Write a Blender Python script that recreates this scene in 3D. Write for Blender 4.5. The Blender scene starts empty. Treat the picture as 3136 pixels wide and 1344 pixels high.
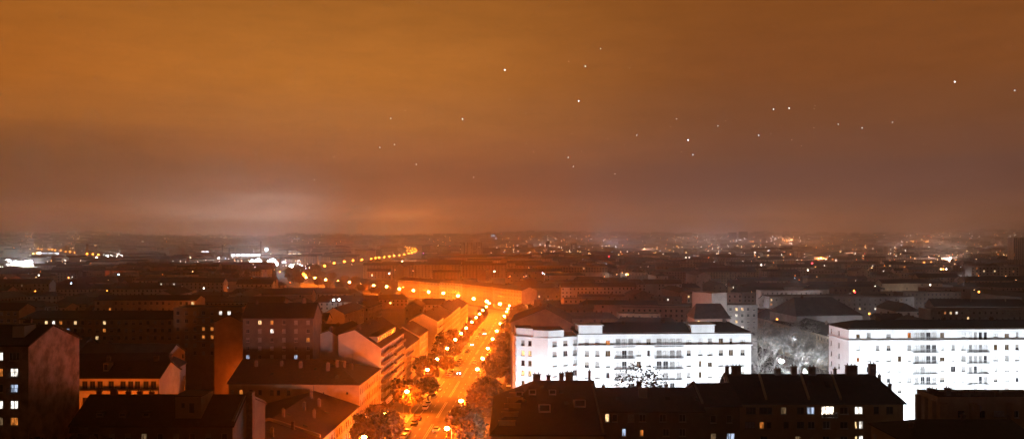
import bpy, math, random
from math import sin, cos, pi, sqrt, atan2, exp, radians
from mathutils import Vector

SC = bpy.context.scene
COL = SC.collection
CAM_H, F, HZ = 60.0, 2600.0, 725.0          # eye height, focal length in photo pixels, horizon row

def lin(r, g, b):
    f = lambda c: (c/255/12.92) if c/255 <= .04045 else ((c/255+.055)/1.055)**2.4
    return (f(r), f(g), f(b), 1.0)

# ------------------------------------------------------------------ camera
cd = bpy.data.cameras.new('camera'); cam = bpy.data.objects.new('camera', cd); COL.objects.link(cam)
cam.location = (0, 0, CAM_H); cam.rotation_euler = (radians(90), 0, 0)
cd.sensor_width = 36; cd.lens = 36*F/3136; cd.shift_y = (HZ-672)/3136
cd.clip_start = 1; cd.clip_end = 60000
SC.camera = cam
SC.view_settings.view_transform = 'Standard'; SC.view_settings.look = 'None'
SC.view_settings.exposure = 0; SC.view_settings.gamma = 1
SC.render.engine = 'CYCLES'
cy = SC.cycles
cy.max_bounces = 4; cy.diffuse_bounces = 2; cy.glossy_bounces = 1; cy.transmission_bounces = 1
cy.volume_bounces = 1; cy.transparent_max_bounces = 4
cy.use_denoising = True; cy.sample_clamp_indirect = 4; cy.sample_clamp_direct = 0
cy.use_light_tree = True; cy.caustics_reflective = False; cy.caustics_refractive = False
cy.blur_glossy = 1

# ------------------------------------------------------------------ node helper
class NT:
    def __init__(s, tree): s.t = tree; s.n = tree.nodes; s.l = tree.links
    def put(s, sock, v):
        if isinstance(v, bpy.types.NodeSocket): s.l.new(v, sock)
        elif v is not None: sock.default_value = v
    def m(s, op, a, b=None, c=None, clamp=False):
        n = s.n.new('ShaderNodeMath'); n.operation = op; n.use_clamp = clamp
        for i, v in enumerate((a, b, c)):
            if v is not None: s.put(n.inputs[i], v)
        return n.outputs[0]
    def mr(s, v, a, b, c=0, d=1, smooth=True):
        n = s.n.new('ShaderNodeMapRange'); n.interpolation_type = 'SMOOTHSTEP' if smooth else 'LINEAR'
        n.clamp = True if not smooth else n.clamp
        for i, q in enumerate((v, a, b, c, d)): s.put(n.inputs[i], q)
        return n.outputs[0]
    def mix(s, f, a, b, mode='MIX'):
        n = s.n.new('ShaderNodeMix'); n.data_type = 'RGBA'; n.blend_type = mode
        s.put(n.inputs[0], f); s.put(n.inputs[6], a); s.put(n.inputs[7], b)
        return n.outputs[2]
    def noise(s, vec, scale, detail=4, rough=.55, dim='3D'):
        n = s.n.new('ShaderNodeTexNoise'); n.noise_dimensions = dim
        s.put(n.inputs['Vector'], vec); n.inputs['Scale'].default_value = scale
        n.inputs['Detail'].default_value = detail; n.inputs['Roughness'].default_value = rough
        return n.outputs[0]
    def ramp(s, f, stops):
        n = s.n.new('ShaderNodeValToRGB'); cr = n.color_ramp; cr.interpolation = 'EASE'
        while len(cr.elements) < len(stops): cr.elements.new(.5)
        for e, (p, c) in zip(cr.elements, stops): e.position = p
        for e, (p, c) in zip(cr.elements, stops): e.color = c
        s.put(n.inputs[0], f); return n.outputs[0]
    def mapping(s, vec, scale, loc=(0, 0, 0)):
        n = s.n.new('ShaderNodeMapping'); s.put(n.inputs[0], vec)
        n.inputs['Scale'].default_value = scale; n.inputs['Location'].default_value = loc
        return n.outputs[0]

# ------------------------------------------------------------------ world: cloud deck lit by the city
W = bpy.data.worlds.new('World'); SC.world = W; W.use_nodes = True
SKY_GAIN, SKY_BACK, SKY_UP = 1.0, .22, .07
def build_world():
    t = NT(W.node_tree); W.node_tree.nodes.clear()
    out = t.n.new('ShaderNodeOutputWorld'); bg = t.n.new('ShaderNodeBackground')
    t.l.new(bg.outputs[0], out.inputs[0])
    tc = t.n.new('ShaderNodeTexCoord'); sp = t.n.new('ShaderNodeSeparateXYZ'); g = tc.outputs['Generated']
    t.l.new(g, sp.inputs[0]); x, y, z = sp.outputs
    h = t.m('MAXIMUM', t.m('SQRT', t.m('ADD', t.m('MULTIPLY', x, x), t.m('MULTIPLY', y, y))), .001)
    u = t.m('DIVIDE', x, h); v = t.m('DIVIDE', z, h); fr = t.m('DIVIDE', y, h)
    n1 = t.noise(t.mapping(g, (1.6, 1.6, 9)), 1.7, 5, .5)
    n2 = t.noise(t.mapping(g, (3, 3, 16), (3, 1, 0)), 3.2, 6, .6)
    dv = t.m('ADD', t.m('MULTIPLY', t.m('SUBTRACT', n1, .5), .03), t.m('MULTIPLY', t.m('SUBTRACT', n2, .5), .014))
    vv = t.m('DIVIDE', t.m('ADD', v, dv), .30, clamp=True)
    def E(y): return max(0, (HZ-y)/F/.30)
    L = t.ramp(vv, [(0, lin(224, 140, 90)), (E(675), lin(204, 126, 78)), (E(640), lin(166, 103, 64)), (E(598), lin(121, 75, 47)), (E(520), lin(118, 73, 43)),
                    (E(450), lin(130, 78, 41)), (E(385), lin(160, 93, 38)), (E(250), lin(172, 97, 34)), (E(0), lin(162, 95, 34))])
    C = t.ramp(vv, [(0, lin(226, 142, 94)), (E(675), lin(206, 128, 82)), (E(640), lin(172, 106, 69)), (E(598), lin(142, 88, 60)), (E(530), lin(138, 86, 57)),
                    (E(460), lin(158, 97, 56)), (E(380), lin(172, 106, 52)), (E(230), lin(182, 110, 44)), (E(0), lin(164, 99, 38))])
    R = t.ramp(vv, [(0, lin(200, 136, 104)), (E(675), lin(172, 114, 84)), (E(640), lin(132, 87, 66)), (E(598), lin(106, 71, 60)), (E(540), lin(103, 69, 58)),
                    (E(480), lin(114, 72, 51)), (E(360), lin(120, 72, 42)), (E(230), lin(126, 72, 34)), (E(0), lin(130, 74, 30))])
    cc = t.mix(t.mr(u, -.58, -.24), L, C)
    cc = t.mix(t.mr(u, -.16, .30), cc, R)
    n3 = t.noise(t.mapping(g, (4, 4, 22), (1, 5, 2)), 4.0, 7, .62)
    br = t.m('ADD', .70, t.m('ADD', t.m('MULTIPLY', n1, .22), t.m('MULTIPLY', n3, .38)))
    def gl(u0, v0, su, sv, col, col_in):
        a = t.m('POWER', t.m('DIVIDE', t.m('SUBTRACT', u, u0), su), 2)
        b = t.m('POWER', t.m('DIVIDE', t.m('SUBTRACT', t.m('ADD', v, t.m('MULTIPLY', t.m('SUBTRACT', n2, .5), .05)), v0), sv), 2)
        e = t.m('EXPONENT', t.m('MULTIPLY', t.m('ADD', a, b), -1))
        return t.mix(e, col_in, t.mix(1, col_in, col, 'ADD'))
    cc = t.mix(1, cc, t.mix(0, br, br), 'MULTIPLY')
    cc = gl(-.30, .0, .085, .040, (.78, .66, .60, 1), cc)
    cc = gl(-.235, .0, .10, .030, (.17, .10, .07, 1), cc)
    cc = gl(-.125, .0, .055, .030, (1.2, .34, .07, 1), cc)
    # the deck is darker overhead and behind the viewer, away from the lit centre
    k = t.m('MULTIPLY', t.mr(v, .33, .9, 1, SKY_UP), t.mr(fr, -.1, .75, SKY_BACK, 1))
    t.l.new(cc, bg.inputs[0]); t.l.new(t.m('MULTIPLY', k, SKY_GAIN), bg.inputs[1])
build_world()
W.cycles.sampling_method = 'MANUAL'; W.cycles.sample_map_resolution = 512

# ------------------------------------------------------------------ mesh helper
class MB:
    def __init__(s): s.v = []; s.f = []; s.mi = []
    def quad(s, a, b, c, d, m=0):
        n = len(s.v); s.v += [tuple(a), tuple(b), tuple(c), tuple(d)]; s.f.append((n, n+1, n+2, n+3)); s.mi.append(m)
    def tri(s, a, b, c, m=0):
        n = len(s.v); s.v += [tuple(a), tuple(b), tuple(c)]; s.f.append((n, n+1, n+2)); s.mi.append(m)
    def poly(s, pts, m=0):
        n = len(s.v); s.v += [tuple(p) for p in pts]; s.f.append(tuple(range(n, n+len(pts)))); s.mi.append(m)
    def box(s, x0, x1, y0, y1, z0, z1, m=0, bottom=True):
        n = len(s.v)
        s.v += [(x0, y0, z0), (x1, y0, z0), (x1, y1, z0), (x0, y1, z0), (x0, y0, z1), (x1, y0, z1), (x1, y1, z1), (x0, y1, z1)]
        fs = [(0, 1, 5, 4), (1, 2, 6, 5), (2, 3, 7, 6), (3, 0, 4, 7), (4, 5, 6, 7)]
        if bottom: fs.append((3, 2, 1, 0))
        for f in fs: s.f.append(tuple(n+i for i in f)); s.mi.append(m)
    def slab(s, pts, th, m=0):                 # a polygon given thickness downwards
        n = len(pts); lo = [(p[0], p[1], p[2]-th) for p in pts]
        s.poly(pts, m); s.poly(lo[::-1], m)
        for i in range(n):
            j = (i+1) % n; s.quad(lo[i], lo[j], pts[j], pts[i], m)
    def tube(s, path, radii, seg=6, m=0, cap=True):
        n0 = len(s.v); k = len(path)
        for i, (p, r) in enumerate(zip(path, radii)):
            a = Vector(path[max(i-1, 0)]); b = Vector(path[min(i+1, k-1)]); d = (b-a).normalized()
            q = Vector((1, 0, 0)) if abs(d.x) < .8 else Vector((0, 1, 0))
            e1 = d.cross(q).normalized(); e2 = d.cross(e1)
            for j in range(seg):
                t = 2*pi*j/seg; s.v.append(tuple(Vector(p)+e1*(cos(t)*r)+e2*(sin(t)*r)))
        for i in range(k-1):
            for j in range(seg):
                a = n0+i*seg+j; b = n0+i*seg+(j+1) % seg
                s.f.append((a, a+seg, b+seg, b)); s.mi.append(m)
        if cap:
            s.f.append(tuple(n0+j for j in range(seg))); s.mi.append(m)
            s.f.append(tuple(n0+(k-1)*seg+j for j in reversed(range(seg)))); s.mi.append(m)
    def ball(s, c, r, seg=8, rings=5, m=0, sz=1.0):
        n0 = len(s.v)
        for i in range(1, rings):
            t = pi*i/rings
            for j in range(seg):
                a = 2*pi*j/seg; s.v.append((c[0]+r*sin(t)*cos(a), c[1]+r*sin(t)*sin(a), c[2]+r*sz*cos(t)))
        for i in range(rings-2):
            for j in range(seg):
                a = n0+i*seg+j; b = n0+i*seg+(j+1) % seg
                s.f.append((a, a+seg, b+seg, b)); s.mi.append(m)
        s.v.append((c[0], c[1], c[2]+r*sz)); s.v.append((c[0], c[1], c[2]-r*sz)); T_ = len(s.v)-2; B_ = T_+1
        for j in range(seg):
            s.f.append((T_, n0+j, n0+(j+1) % seg)); s.mi.append(m)
            q = n0+(rings-2)*seg; s.f.append((B_, q+(j+1) % seg, q+j)); s.mi.append(m)
    def octa(s, c, r, m=0):
        n = len(s.v); x, y, z = c
        s.v += [(x+r, y, z), (x, y+r, z), (x-r, y, z), (x, y-r, z), (x, y, z+r), (x, y, z-r)]
        for a, b in ((0, 1), (1, 2), (2, 3), (3, 0)):
            s.f.append((n+a, n+b, n+4)); s.mi.append(m); s.f.append((n+b, n+a, n+5)); s.mi.append(m)
    def mesh(s, name, mats, smooth=False):
        me = bpy.data.meshes.new(name); me.from_pydata(s.v, [], s.f)
        for m in (mats if isinstance(mats, (list, tuple)) else [mats]): me.materials.append(m)
        me.polygons.foreach_set('material_index', s.mi)
        if smooth: me.polygons.foreach_set('use_smooth', [True]*len(s.f))
        me.update(); return me
    def build(s, name, mats, parent=None, smooth=False): return ob(name, s.mesh(name, mats, smooth), parent)

def ob(name, data, parent=None, loc=None, rz=None):
    o = bpy.data.objects.new(name, data); COL.objects.link(o)
    if parent is not None: o.parent = parent
    if loc is not None: o.location = loc
    if rz is not None: o.rotation_euler = (0, 0, rz)
    return o
def tag(o, label, cat=None, group=None, kind=None):
    o['label'] = label
    if cat: o['category'] = cat
    if group: o['group'] = group
    if kind: o['kind'] = kind
    return o
def thing(name, label, cat, loc=(0, 0, 0), rz=0, group=None):
    o = ob(name, None, None, loc, rz); o.empty_display_size = .5; return tag(o, label, cat, group)
CH = {}
def reg(root, items):                       # remember the family of a source thing for copying
    CH[root.name] = items; return root
def copy_thing(root, loc, rz, label, group=None, sc=1.0):
    r = root.copy(); COL.objects.link(r); r.location = loc; r.rotation_euler = (0, 0, rz); r.scale = (sc,)*3
    r['label'] = label
    if group: r['group'] = group
    for c, subs in CH[root.name]:
        k = c.copy(); COL.objects.link(k); k.parent = r
        for d in subs:
            q = d.copy(); COL.objects.link(q); q.parent = k
    return r
ORD = 'first second third fourth fifth sixth seventh eighth ninth tenth eleventh twelfth thirteenth fourteenth fifteenth sixteenth seventeenth eighteenth nineteenth twentieth twenty-first twenty-second twenty-third twenty-fourth twenty-fifth twenty-sixth twenty-seventh twenty-eighth twenty-ninth thirtieth'.split()

def XY(px, Y): return ((px-1568)/F*Y, Y)
def ZZ(py, Y): return CAM_H-(py-HZ)*Y/F
def head(px, py, z): Y = F*(CAM_H-z)/(py-HZ); return (px-1568)/F*Y, Y     # the point at height z seen at a pixel
def PX(x, y): return 1568+x/y*F
def PY(y, z): return HZ+(CAM_H-z)*F/y

# ------------------------------------------------------------------ materials
MATS = {}
def surf(name, col, rough=.85, var=.25, scale=.6, bump=0, stain=None, metal=0, spec=.3, wave=None):
    m = bpy.data.materials.new(name); m.use_nodes = True; t = NT(m.node_tree); MATS[name] = m
    b = m.node_tree.nodes['Principled BSDF']
    tc = t.n.new('ShaderNodeTexCoord'); g = tc.outputs['Object']
    n = t.noise(g, scale, 6, .65); n2 = t.noise(t.mapping(g, (1, 1, .25), (7, 3, 1)), scale*.35, 4, .6)
    c = (*col, 1); lo = tuple(k*(1-var) for k in col)+(1,); hi = tuple(min(1, k*(1+var)) for k in col)+(1,)
    cc = t.mix(t.mr(n, .3, .7), lo, hi)
    cc = t.mix(t.m('MULTIPLY', t.mr(n2, .45, .75), .5), cc, tuple(k*.55 for k in (stain or col))+(1,))
    if wave:
        w = t.n.new('ShaderNodeTexWave'); t.put(w.inputs['Vector'], g); w.wave_type = 'BANDS'; w.bands_direction = wave[0]
        w.inputs['Scale'].default_value = wave[1]; w.inputs['Distortion'].default_value = .4
        cc = t.mix(t.m('MULTIPLY', w.outputs[1], .45), cc, tuple(k*.45 for k in col)+(1,))
    t.l.new(cc, b.inputs['Base Color']); b.inputs['Roughness'].default_value = rough
    b.inputs['Metallic'].default_value = metal; b.inputs['Specular IOR Level'].default_value = spec
    if bump:
        bn = t.n.new('ShaderNodeBump'); bn.inputs['Strength'].default_value = bump; bn.inputs['Distance'].default_value = .1
        t.l.new(n, bn.inputs['Height']); t.l.new(bn.outputs[0], b.inputs['Normal'])
    return m
def glow(name, col, strength, vary=0, curtains=False):
    m = bpy.data.materials.new(name); m.use_nodes = True; t = NT(m.node_tree); m.node_tree.nodes.clear()
    out = t.n.new('ShaderNodeOutputMaterial'); e = t.n.new('ShaderNodeEmission'); t.l.new(e.outputs[0], out.inputs[0])
    c = (*col, 1)
    if vary or curtains:
        tc = t.n.new('ShaderNodeTexCoord'); oi = t.n.new('ShaderNodeObjectInfo')
        vec = t.n.new('ShaderNodeVectorMath'); vec.operation = 'ADD'; t.l.new(tc.outputs['Object'], vec.inputs[0])
        t.l.new(t.m('MULTIPLY', oi.outputs['Random'], 57), vec.inputs[1])
        n = t.noise(t.mapping(vec.outputs[0], (4.5, 1, .7)), 1.0, 3, .6)
        t.l.new(t.m('MULTIPLY', t.mr(n, .38, .62, .18, 1.25), strength), e.inputs[1])
        e.inputs[0].default_value = c
    else: e.inputs[0].default_value = c; e.inputs[1].default_value = strength
    try: m.cycles.emission_sampling = 'NONE'
    except Exception: pass
    MATS[name] = m; return m

wall_white = surf('white_render', (.74, .75, .76), .9, .05, .5, stain=(.8, .8, .8))
wall_cream = surf('cream_plaster', (.40, .33, .25), .92, .16, .35)
wall_ochre = surf('ochre_plaster', (.34, .24, .14), .92, .18, .35)
wall_grey = surf('grey_plaster', (.29, .27, .26), .92, .16, .3)
wall_pink = surf('rose_plaster', (.38, .27, .23), .92, .16, .3)
wall_pale = surf('pale_plaster', (.52, .46, .42), .92, .10, .3)
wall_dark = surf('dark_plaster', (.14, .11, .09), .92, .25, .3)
wall_stone = surf('patched_stone', (.30, .21, .165), .95, .5, .42, bump=.6, stain=(.12, .08, .06))
roof_red = surf('red_brown_tiles', (.065, .028, .018), .9, .35, 1.2, wave=('X', 1.1))
roof_dark = surf('dark_tiles', (.032, .02, .016), .9, .35, 1.2, wave=('X', 1.1))
roof_grey = surf('weathered_zinc', (.06, .056, .058), .75, .3, .4)
chim_m = surf('chimney_brick', (.13, .08, .055), .95, .35, 1.5)
glass_dark = surf('dark_glass', (.018, .019, .022), .25, .2, .4, spec=.5)
glass_net = surf('net_curtain_glass', (.68, .68, .67), .6, .3, 1.6)
glass_curt = surf('curtained_glass', (.30, .29, .28), .5, .5, 2.0, spec=.5)
frame_m = surf('window_frame', (.36, .34, .32), .6, .1, 1)
frame_brown = surf('brown_frame', (.10, .07, .05), .6, .2, 1)
shutter_m = surf('roller_shutter', (.32, .28, .24), .7, .1, 1, wave=('Z', 4))
rail_pale = surf('pale_rail', (.42, .42, .43), .7, .1, 2)
rail_m = surf('balcony_rail', (.10, .095, .09), .6, .2, 1)
asphalt = surf('asphalt', (.075, .073, .072), .8, .22, .15, bump=.2, wave=('X', .14))
paving = surf('pavement_slabs', (.16, .15, .14), .9, .2, .4)
kerb_m = surf('kerb_stone', (.25, .24, .23), .9, .15, 1)
paint_m = surf('road_paint', (.62, .61, .58), .7, .2, 1.5)
ground_m = surf('city_ground', (.050, .046, .042), .95, .4, .03)
hill_m = surf('hill_ground', (.05, .045, .04), .95, .4, .01)
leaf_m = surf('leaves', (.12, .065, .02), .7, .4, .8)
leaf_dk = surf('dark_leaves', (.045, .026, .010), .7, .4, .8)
bark_m = surf('bark', (.10, .075, .055), .95, .3, 3)
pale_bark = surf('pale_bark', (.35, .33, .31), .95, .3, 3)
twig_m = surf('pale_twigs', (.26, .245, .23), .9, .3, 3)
metal_m = surf('lamp_metal', (.20, .20, .20), .5, .1, 2, metal=.4)
dish_m = surf('dish_enamel', (.36, .30, .27), .6, .05, 2)
tyre_m = surf('tyre', (.02, .02, .02), .9)
car_paints = [surf('car_paint_'+n, c, .3, .03, 1, spec=.6) for n, c in
              (('white', (.6, .6, .6)), ('black', (.02, .02, .025)), ('silver', (.35, .36, .37)), ('red', (.3, .03, .02)), ('blue', (.04, .06, .14)))]
lit_warm = glow('lit_warm', (1, .66, .30), 1.7, 1)
lit_white = glow('lit_white', (1, .93, .82), 2.0, 1)
lit_orange = glow('lit_orange', (1, .30, .05), .75, 1)
lit_blue = glow('lit_blue', (.60, .74, 1), .9, 1)
lit_dim = glow('lit_dim', (1, .62, .30), .16, 1)
lit_bright = glow('lit_bright', (1, .85, .66), 4.5, 1)
LIT = dict(w=lit_white, y=lit_warm, o=lit_orange, b=lit_blue, d=lit_dim, B=lit_bright)
# ------------------------------------------------------------------ buildings
WM = {}
def window_meshes(w, h, kind, brown=False):
    k = (round(w, 2), round(h, 2), kind, brown)
    if k in WM: return WM[k]
    fm = frame_brown if brown else frame_m
    t = .07 if w < 1.6 else .08
    f = MB()
    f.box(-w/2, -w/2+t, -.03, .05, 0, h); f.box(w/2-t, w/2, -.03, .05, 0, h)
    f.box(-w/2+t, w/2-t, -.03, .05, h-t, h); f.box(-w/2+t, w/2-t, -.03, .05, 0, t)
    n = max(1, round(w/.75))-1
    for i in range(n):
        x = -w/2+w*(i+1)/(n+1); f.box(x-.035, x+.035, -.025, .045, t, h-t)
    f.box(-w/2-.08, w/2+.08, -.30, -.031, -.09, -.005)           # sill
    if kind == 'shut': f.box(-w/2+t, w/2-t, -.028, .0, h*.42, h-t, 1)
    p = MB()
    p.quad((-w/2+.02, .02, .02), (w/2-.02, .02, .02), (w/2-.02, .02, h-.02), (-w/2+.02, .02, h-.02))
    pm = LIT.get(kind) or ({'curt': glass_curt, 'net': glass_net}.get(kind, glass_dark))
    fme = f.mesh('window', [fm, shutter_m]); pme = p.mesh('pane', pm)
    j = MB(); j.v = f.v+p.v; j.f = f.f+[tuple(i+len(f.v) for i in q) for q in p.f]; j.mi = f.mi+[2]*len(p.f)
    jm = j.mesh('window', [fm, shutter_m, pm])
    WM[k] = (fme, pme, jm); return WM[k]

def wall_run(mb, p0, p1, z0, z1, rects, mats=(0, 0)):
    """one straight wall face from p0 to p1 (outside on its right) with recessed openings"""
    dx, dy = p1[0]-p0[0], p1[1]-p0[1]; L = math.hypot(dx, dy); dx /= L; dy /= L; nx, ny = dy, -dx
    P = lambda s, z, o=0: (p0[0]+dx*s+nx*o, p0[1]+dy*s+ny*o, z)
    if not rects: mb.quad(P(0, z0), P(L, z0), P(L, z1), P(0, z1), mats[0]); return
    xs = sorted({0, L} | {a for r in rects for a in r[:2]}); zs = sorted({z0, z1} | {a for r in rects for a in r[2:]})
    for i in range(len(xs)-1):
        run = None
        for j in range(len(zs)-1):
            cx, cz = (xs[i]+xs[i+1])/2, (zs[j]+zs[j+1])/2
            hole = any(r[0] < cx < r[1] and r[2] < cz < r[3] for r in rects)
            if not hole:
                if run is None: run = zs[j]
            if (hole or j == len(zs)-2) and run is not None:
                top = zs[j] if hole else zs[j+1]
                mb.quad(P(xs[i], run), P(xs[i+1], run), P(xs[i+1], top), P(xs[i], top), mats[0]); run = None
    D = -.22
    for a, b, c, d in rects:
        mb.quad(P(a, c), P(a, d), P(a, d, D), P(a, c, D), mats[1]); mb.quad(P(b, c, D), P(b, d, D), P(b, d), P(b, c), mats[1])
        mb.quad(P(a, c, D), P(b, c, D), P(b, c), P(a, c), mats[1]); mb.quad(P(a, d), P(b, d), P(b, d, D), P(a, d, D), mats[1])

def put_windows(root, p0, p1, wins, near, hole):
    """wins: (s_center, z_bottom, w, h, kind, brown)"""
    dx, dy = p1[0]-p0[0], p1[1]-p0[1]; L = math.hypot(dx, dy); dx /= L; dy /= L; rz = atan2(dy, dx)
    off = -.12 if hole else .05
    for s, zb, w, h, kind, brown in wins:
        fme, pme, jm = window_meshes(w, h, kind, brown)
        o = ob('window', fme if near else jm, root, (p0[0]+dx*s+dy*off, p0[1]+dy*s-dx*off, zb), rz)
        if near: ob('pane', pme, o)
        if kind in LIT: o['label'] = {'w': 'window lit white', 'y': 'window lit warm yellow', 'o': 'window lit orange', 'b': 'window lit bluish white',
                                      'd': 'dimly lit curtained window', 'B': 'brightly lit window'}[kind]

def grid(L, zs, n=None, step=2.7, m=1.6, w=1.1, h=1.45, lit=None, rnd=None, plit=.0, brown=False, skip=(), kinds=('dark', 'dark', 'curt', 'shut'), cols=None):
    """window list for a wall of length L; zs are sill heights from the top row down"""
    rnd = rnd or random.Random(3); lit = lit or {}
    if cols is None:
        n = n or max(1, int((L-2*m)/step)+1); cols = [m+(L-2*m)*(i/(n-1) if n > 1 else .5) for i in range(n)]
    out = []
    for r, zb in enumerate(zs):
        for c, s in enumerate(cols):
            if (r, c) in skip or s < .8 or s > L-.8: continue
            k = lit.get((r, c)) or (rnd.choice('wyyod') if rnd.random() < plit else rnd.choice(kinds))
            out.append((s, zb, w, h, k, brown))
    return out

def roof_parts(mb, w, d, z, kind, rh, fr, hl, hr, dzb, o=.45, th=.22, ym=0):
    """roof over the local rectangle 0..w x 0..d; returns a height function"""
    yr = d*fr; zf = z-.05
    if kind == 'flat':
        mb.box(.25, w-.25, .25, d-.25, z-.25, z+.05)
        return lambda x, y: z+.05
    e = [(-o, -o, zf), (w+o, -o, zf), (w+o, d+o, zf+dzb), (-o, d+o, zf+dzb)]
    a = (hl if hl else -o, yr, z+rh); b = (w-(hr if hr else -o), yr, z+rh)
    mb.slab([e[0], e[1], b, a], th, ym); mb.slab([e[2], e[3], a, b], th, ym)
    if hl: mb.slab([e[3], e[0], a], th, ym)
    if hr: mb.slab([e[1], e[2], b], th, ym)
    def zt(x, y):
        zz = z+rh*(y+o)/(yr+o) if y <= yr else z+dzb+(rh-dzb)*(d+o-y)/(d+o-yr)
        if hl and x < hl: zz = min(zz, z+rh*(x+o)/(hl+o))
        if hr and x > w-hr: zz = min(zz, z+rh*(w-x+o)/(hr+o))
        return zz
    return zt

CHM = {}
def chimney_mesh(w, d, h, pots):
    k = (w, d, h, pots)
    if k not in CHM:
        c = MB(); c.box(-w/2, w/2, -d/2, d/2, -1.0, h); c.box(-w/2-.09, w/2+.09, -d/2-.09, d/2+.09, h+.001, h+.14)
        for i in range(pots):
            x = -w/2+w*(i+.5)/pots; c.tube([(x, 0, h+.141), (x, 0, h+.55)], [.13, .10], 6)
        CHM[k] = c.mesh('chimney', chim_m)
    return CHM[k]

FOOT = []                                    # hand placed footprints, kept clear by the block filler
def building(name, label, cat, p0, p1, z, depth, roof=('gable', 3, .5, 0, 0, 0), wall=wall_grey, roofm=roof_red, sides=None,
             chims=(), near=False, group=None, extra=None, keep=True, parapet=.5, qwin=None, z0=0, roof_name='roof'):
    """p0->p1 is the front wall on the ground (outside on the right of that direction), depth goes behind it.
    sides: {0: [windows], 1: ...} cut as real openings; qwin: {side: [(s, z, w, h)]} small panes laid in the far walls"""
    dx, dy = p1[0]-p0[0], p1[1]-p0[1]; w = math.hypot(dx, dy); rz = atan2(dy, dx)
    root = thing(name, label, cat, (p0[0], p0[1], z0), rz, group)
    kind, rh, fr, hl, hr, dzb = (list(roof)+[.5, 0, 0, 0])[:6] if len(roof) < 6 else roof
    z = z-z0
    c = [(0, 0), (w, 0), (w, depth), (0, depth)]
    mb = MB(); sides = sides or {}; qwin = qwin or {}
    flat = kind == 'flat'; top = z+parapet if flat else z
    for i in range(4):
        a, b = c[i], c[(i+1) % 4]; ws = sides.get(i, [])
        rects = [(s-ww/2, s+ww/2, zb, zb+hh) for s, zb, ww, hh, _, _ in ws]
        if i == 2 and dzb and not flat:
            mb.quad((*a, 0), (*b, 0), (*b, z+dzb), (*a, z+dzb))
        else: wall_run(mb, a, b, 0, top, rects)
        if ws: put_windows(root, a, b, ws, near, True)
        for s, zb, ww, hh in qwin.get(i, []):
            L = math.hypot(b[0]-a[0], b[1]-a[1]); ex, ey = (b[0]-a[0])/L, (b[1]-a[1])/L
            P = lambda t, q: (a[0]+ex*t+ey*.04, a[1]+ey*t-ex*.04, q)
            mb.quad(P(s-ww/2, zb), P(s+ww/2, zb), P(s+ww/2, zb+hh), P(s-ww/2, zb+hh), 1)
    yr = depth*fr
    if flat:
        for a, b in ((.0, .25),):
            mb.quad((0, 0, top), (w, 0, top), (w-.25, .25, top), (.25, .25, top)); mb.quad((w, 0, top), (w, depth, top), (w-.25, depth-.25, top), (w-.25, .25, top))
            mb.quad((w, depth, top), (0, depth, top), (.25, depth-.25, top), (w-.25, depth-.25, top)); mb.quad((0, depth, top), (0, 0, top), (.25, .25, top), (.25, depth-.25, top))
            q = [(.25, .25), (w-.25, .25), (w-.25, depth-.25), (.25, depth-.25)]
            for i in range(4):
                a_, b_ = q[i], q[(i+1) % 4]; mb.quad((*b_, z-.2), (*a_, z-.2), (*a_, top), (*b_, top))
    else:
        for x, h_ in ((0, hl), (w, hr)):
            if not h_:
                pts = [(x, 0, z), (x, depth, z+dzb), (x, yr, z+rh-.06)]
                if dzb: pts = [(x, 0, z), (x, depth, z), (x, depth, z+dzb), (x, yr, z+rh-.06)]
                mb.poly(pts if x else pts[::-1])
    mb.build('wall', [wall, glass_dark], root)
    rb = MB(); zt = roof_parts(rb, w, depth, z, kind, rh, fr, hl, hr, dzb)
    ro = rb.build(roof_name, roofm, root)
    for ch in chims:
        x, y, cw, cdp, hh = ch[:5]; pots = ch[5] if len(ch) > 5 else 2
        ob('chimney', chimney_mesh(cw, cdp, hh, pots), ro, (x, y, zt(x, y)))
    if extra: extra(root, ro, w, depth, z, zt)
    if keep: FOOT.append(((p0[0]+p1[0])/2-dy/w*depth/2, (p0[1]+p1[1])/2+dx/w*depth/2, math.hypot(w, depth)/2*.80, w, depth, rz, p0))
    return root

def inside_foot(x, y, pad=3):
    for cx, cy_, r, w, d, rz, p0 in FOOT:
        if abs(x-cx) > r+60 or abs(y-cy_) > r+60: continue
        lx = (x-p0[0])*cos(-rz)-(y-p0[1])*sin(-rz); ly = (x-p0[0])*sin(-rz)+(y-p0[1])*cos(-rz)
        if -pad < lx < w+pad and -pad < ly < d+pad: return True
    return False

def balcony(root, p0, p1, s0, s1, z, out=1.3, solid=False, mat=None):
    """a slab with railing on the wall p0->p1 from s0 to s1; the railing is its sub-part"""
    dx, dy = p1[0]-p0[0], p1[1]-p0[1]; L = math.hypot(dx, dy); rz = atan2(dy, dx)
    o = MB(); o.box(s0, s1, -out, -.002, z-.16, z)
    b = o.build('balcony', mat or wall_grey, root); b.location = (p0[0], p0[1], 0); b.rotation_euler = (0, 0, rz)
    r = MB()
    if solid:
        r.box(s0, s1, -out-.002, -out+.08, z+.001, z+.95); r.box(s0, s0+.08, -out+.081, -.003, z+.001, z+.95); r.box(s1-.08, s1, -out+.081, -.003, z+.001, z+.95)
        m = mat or wall_grey
    else:
        m = rail_pale if mat is wall_white else rail_m; r.box(s0, s1, -out, -out+.05, z+.95, z+1.0); n = max(2, int((s1-s0)/.28))
        for i in range(n+1): x = s0+(s1-s0-.04)*i/n; r.box(x, x+.04, -out+.005, -out+.045, z+.001, z+.949)
        r.box(s0, s0+.04, -out+.051, -.003, z+.93, z+.97); r.box(s1-.04, s1, -out+.051, -.003, z+.93, z+.97)
    r.build('railing', m, b)
    return b

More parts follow.
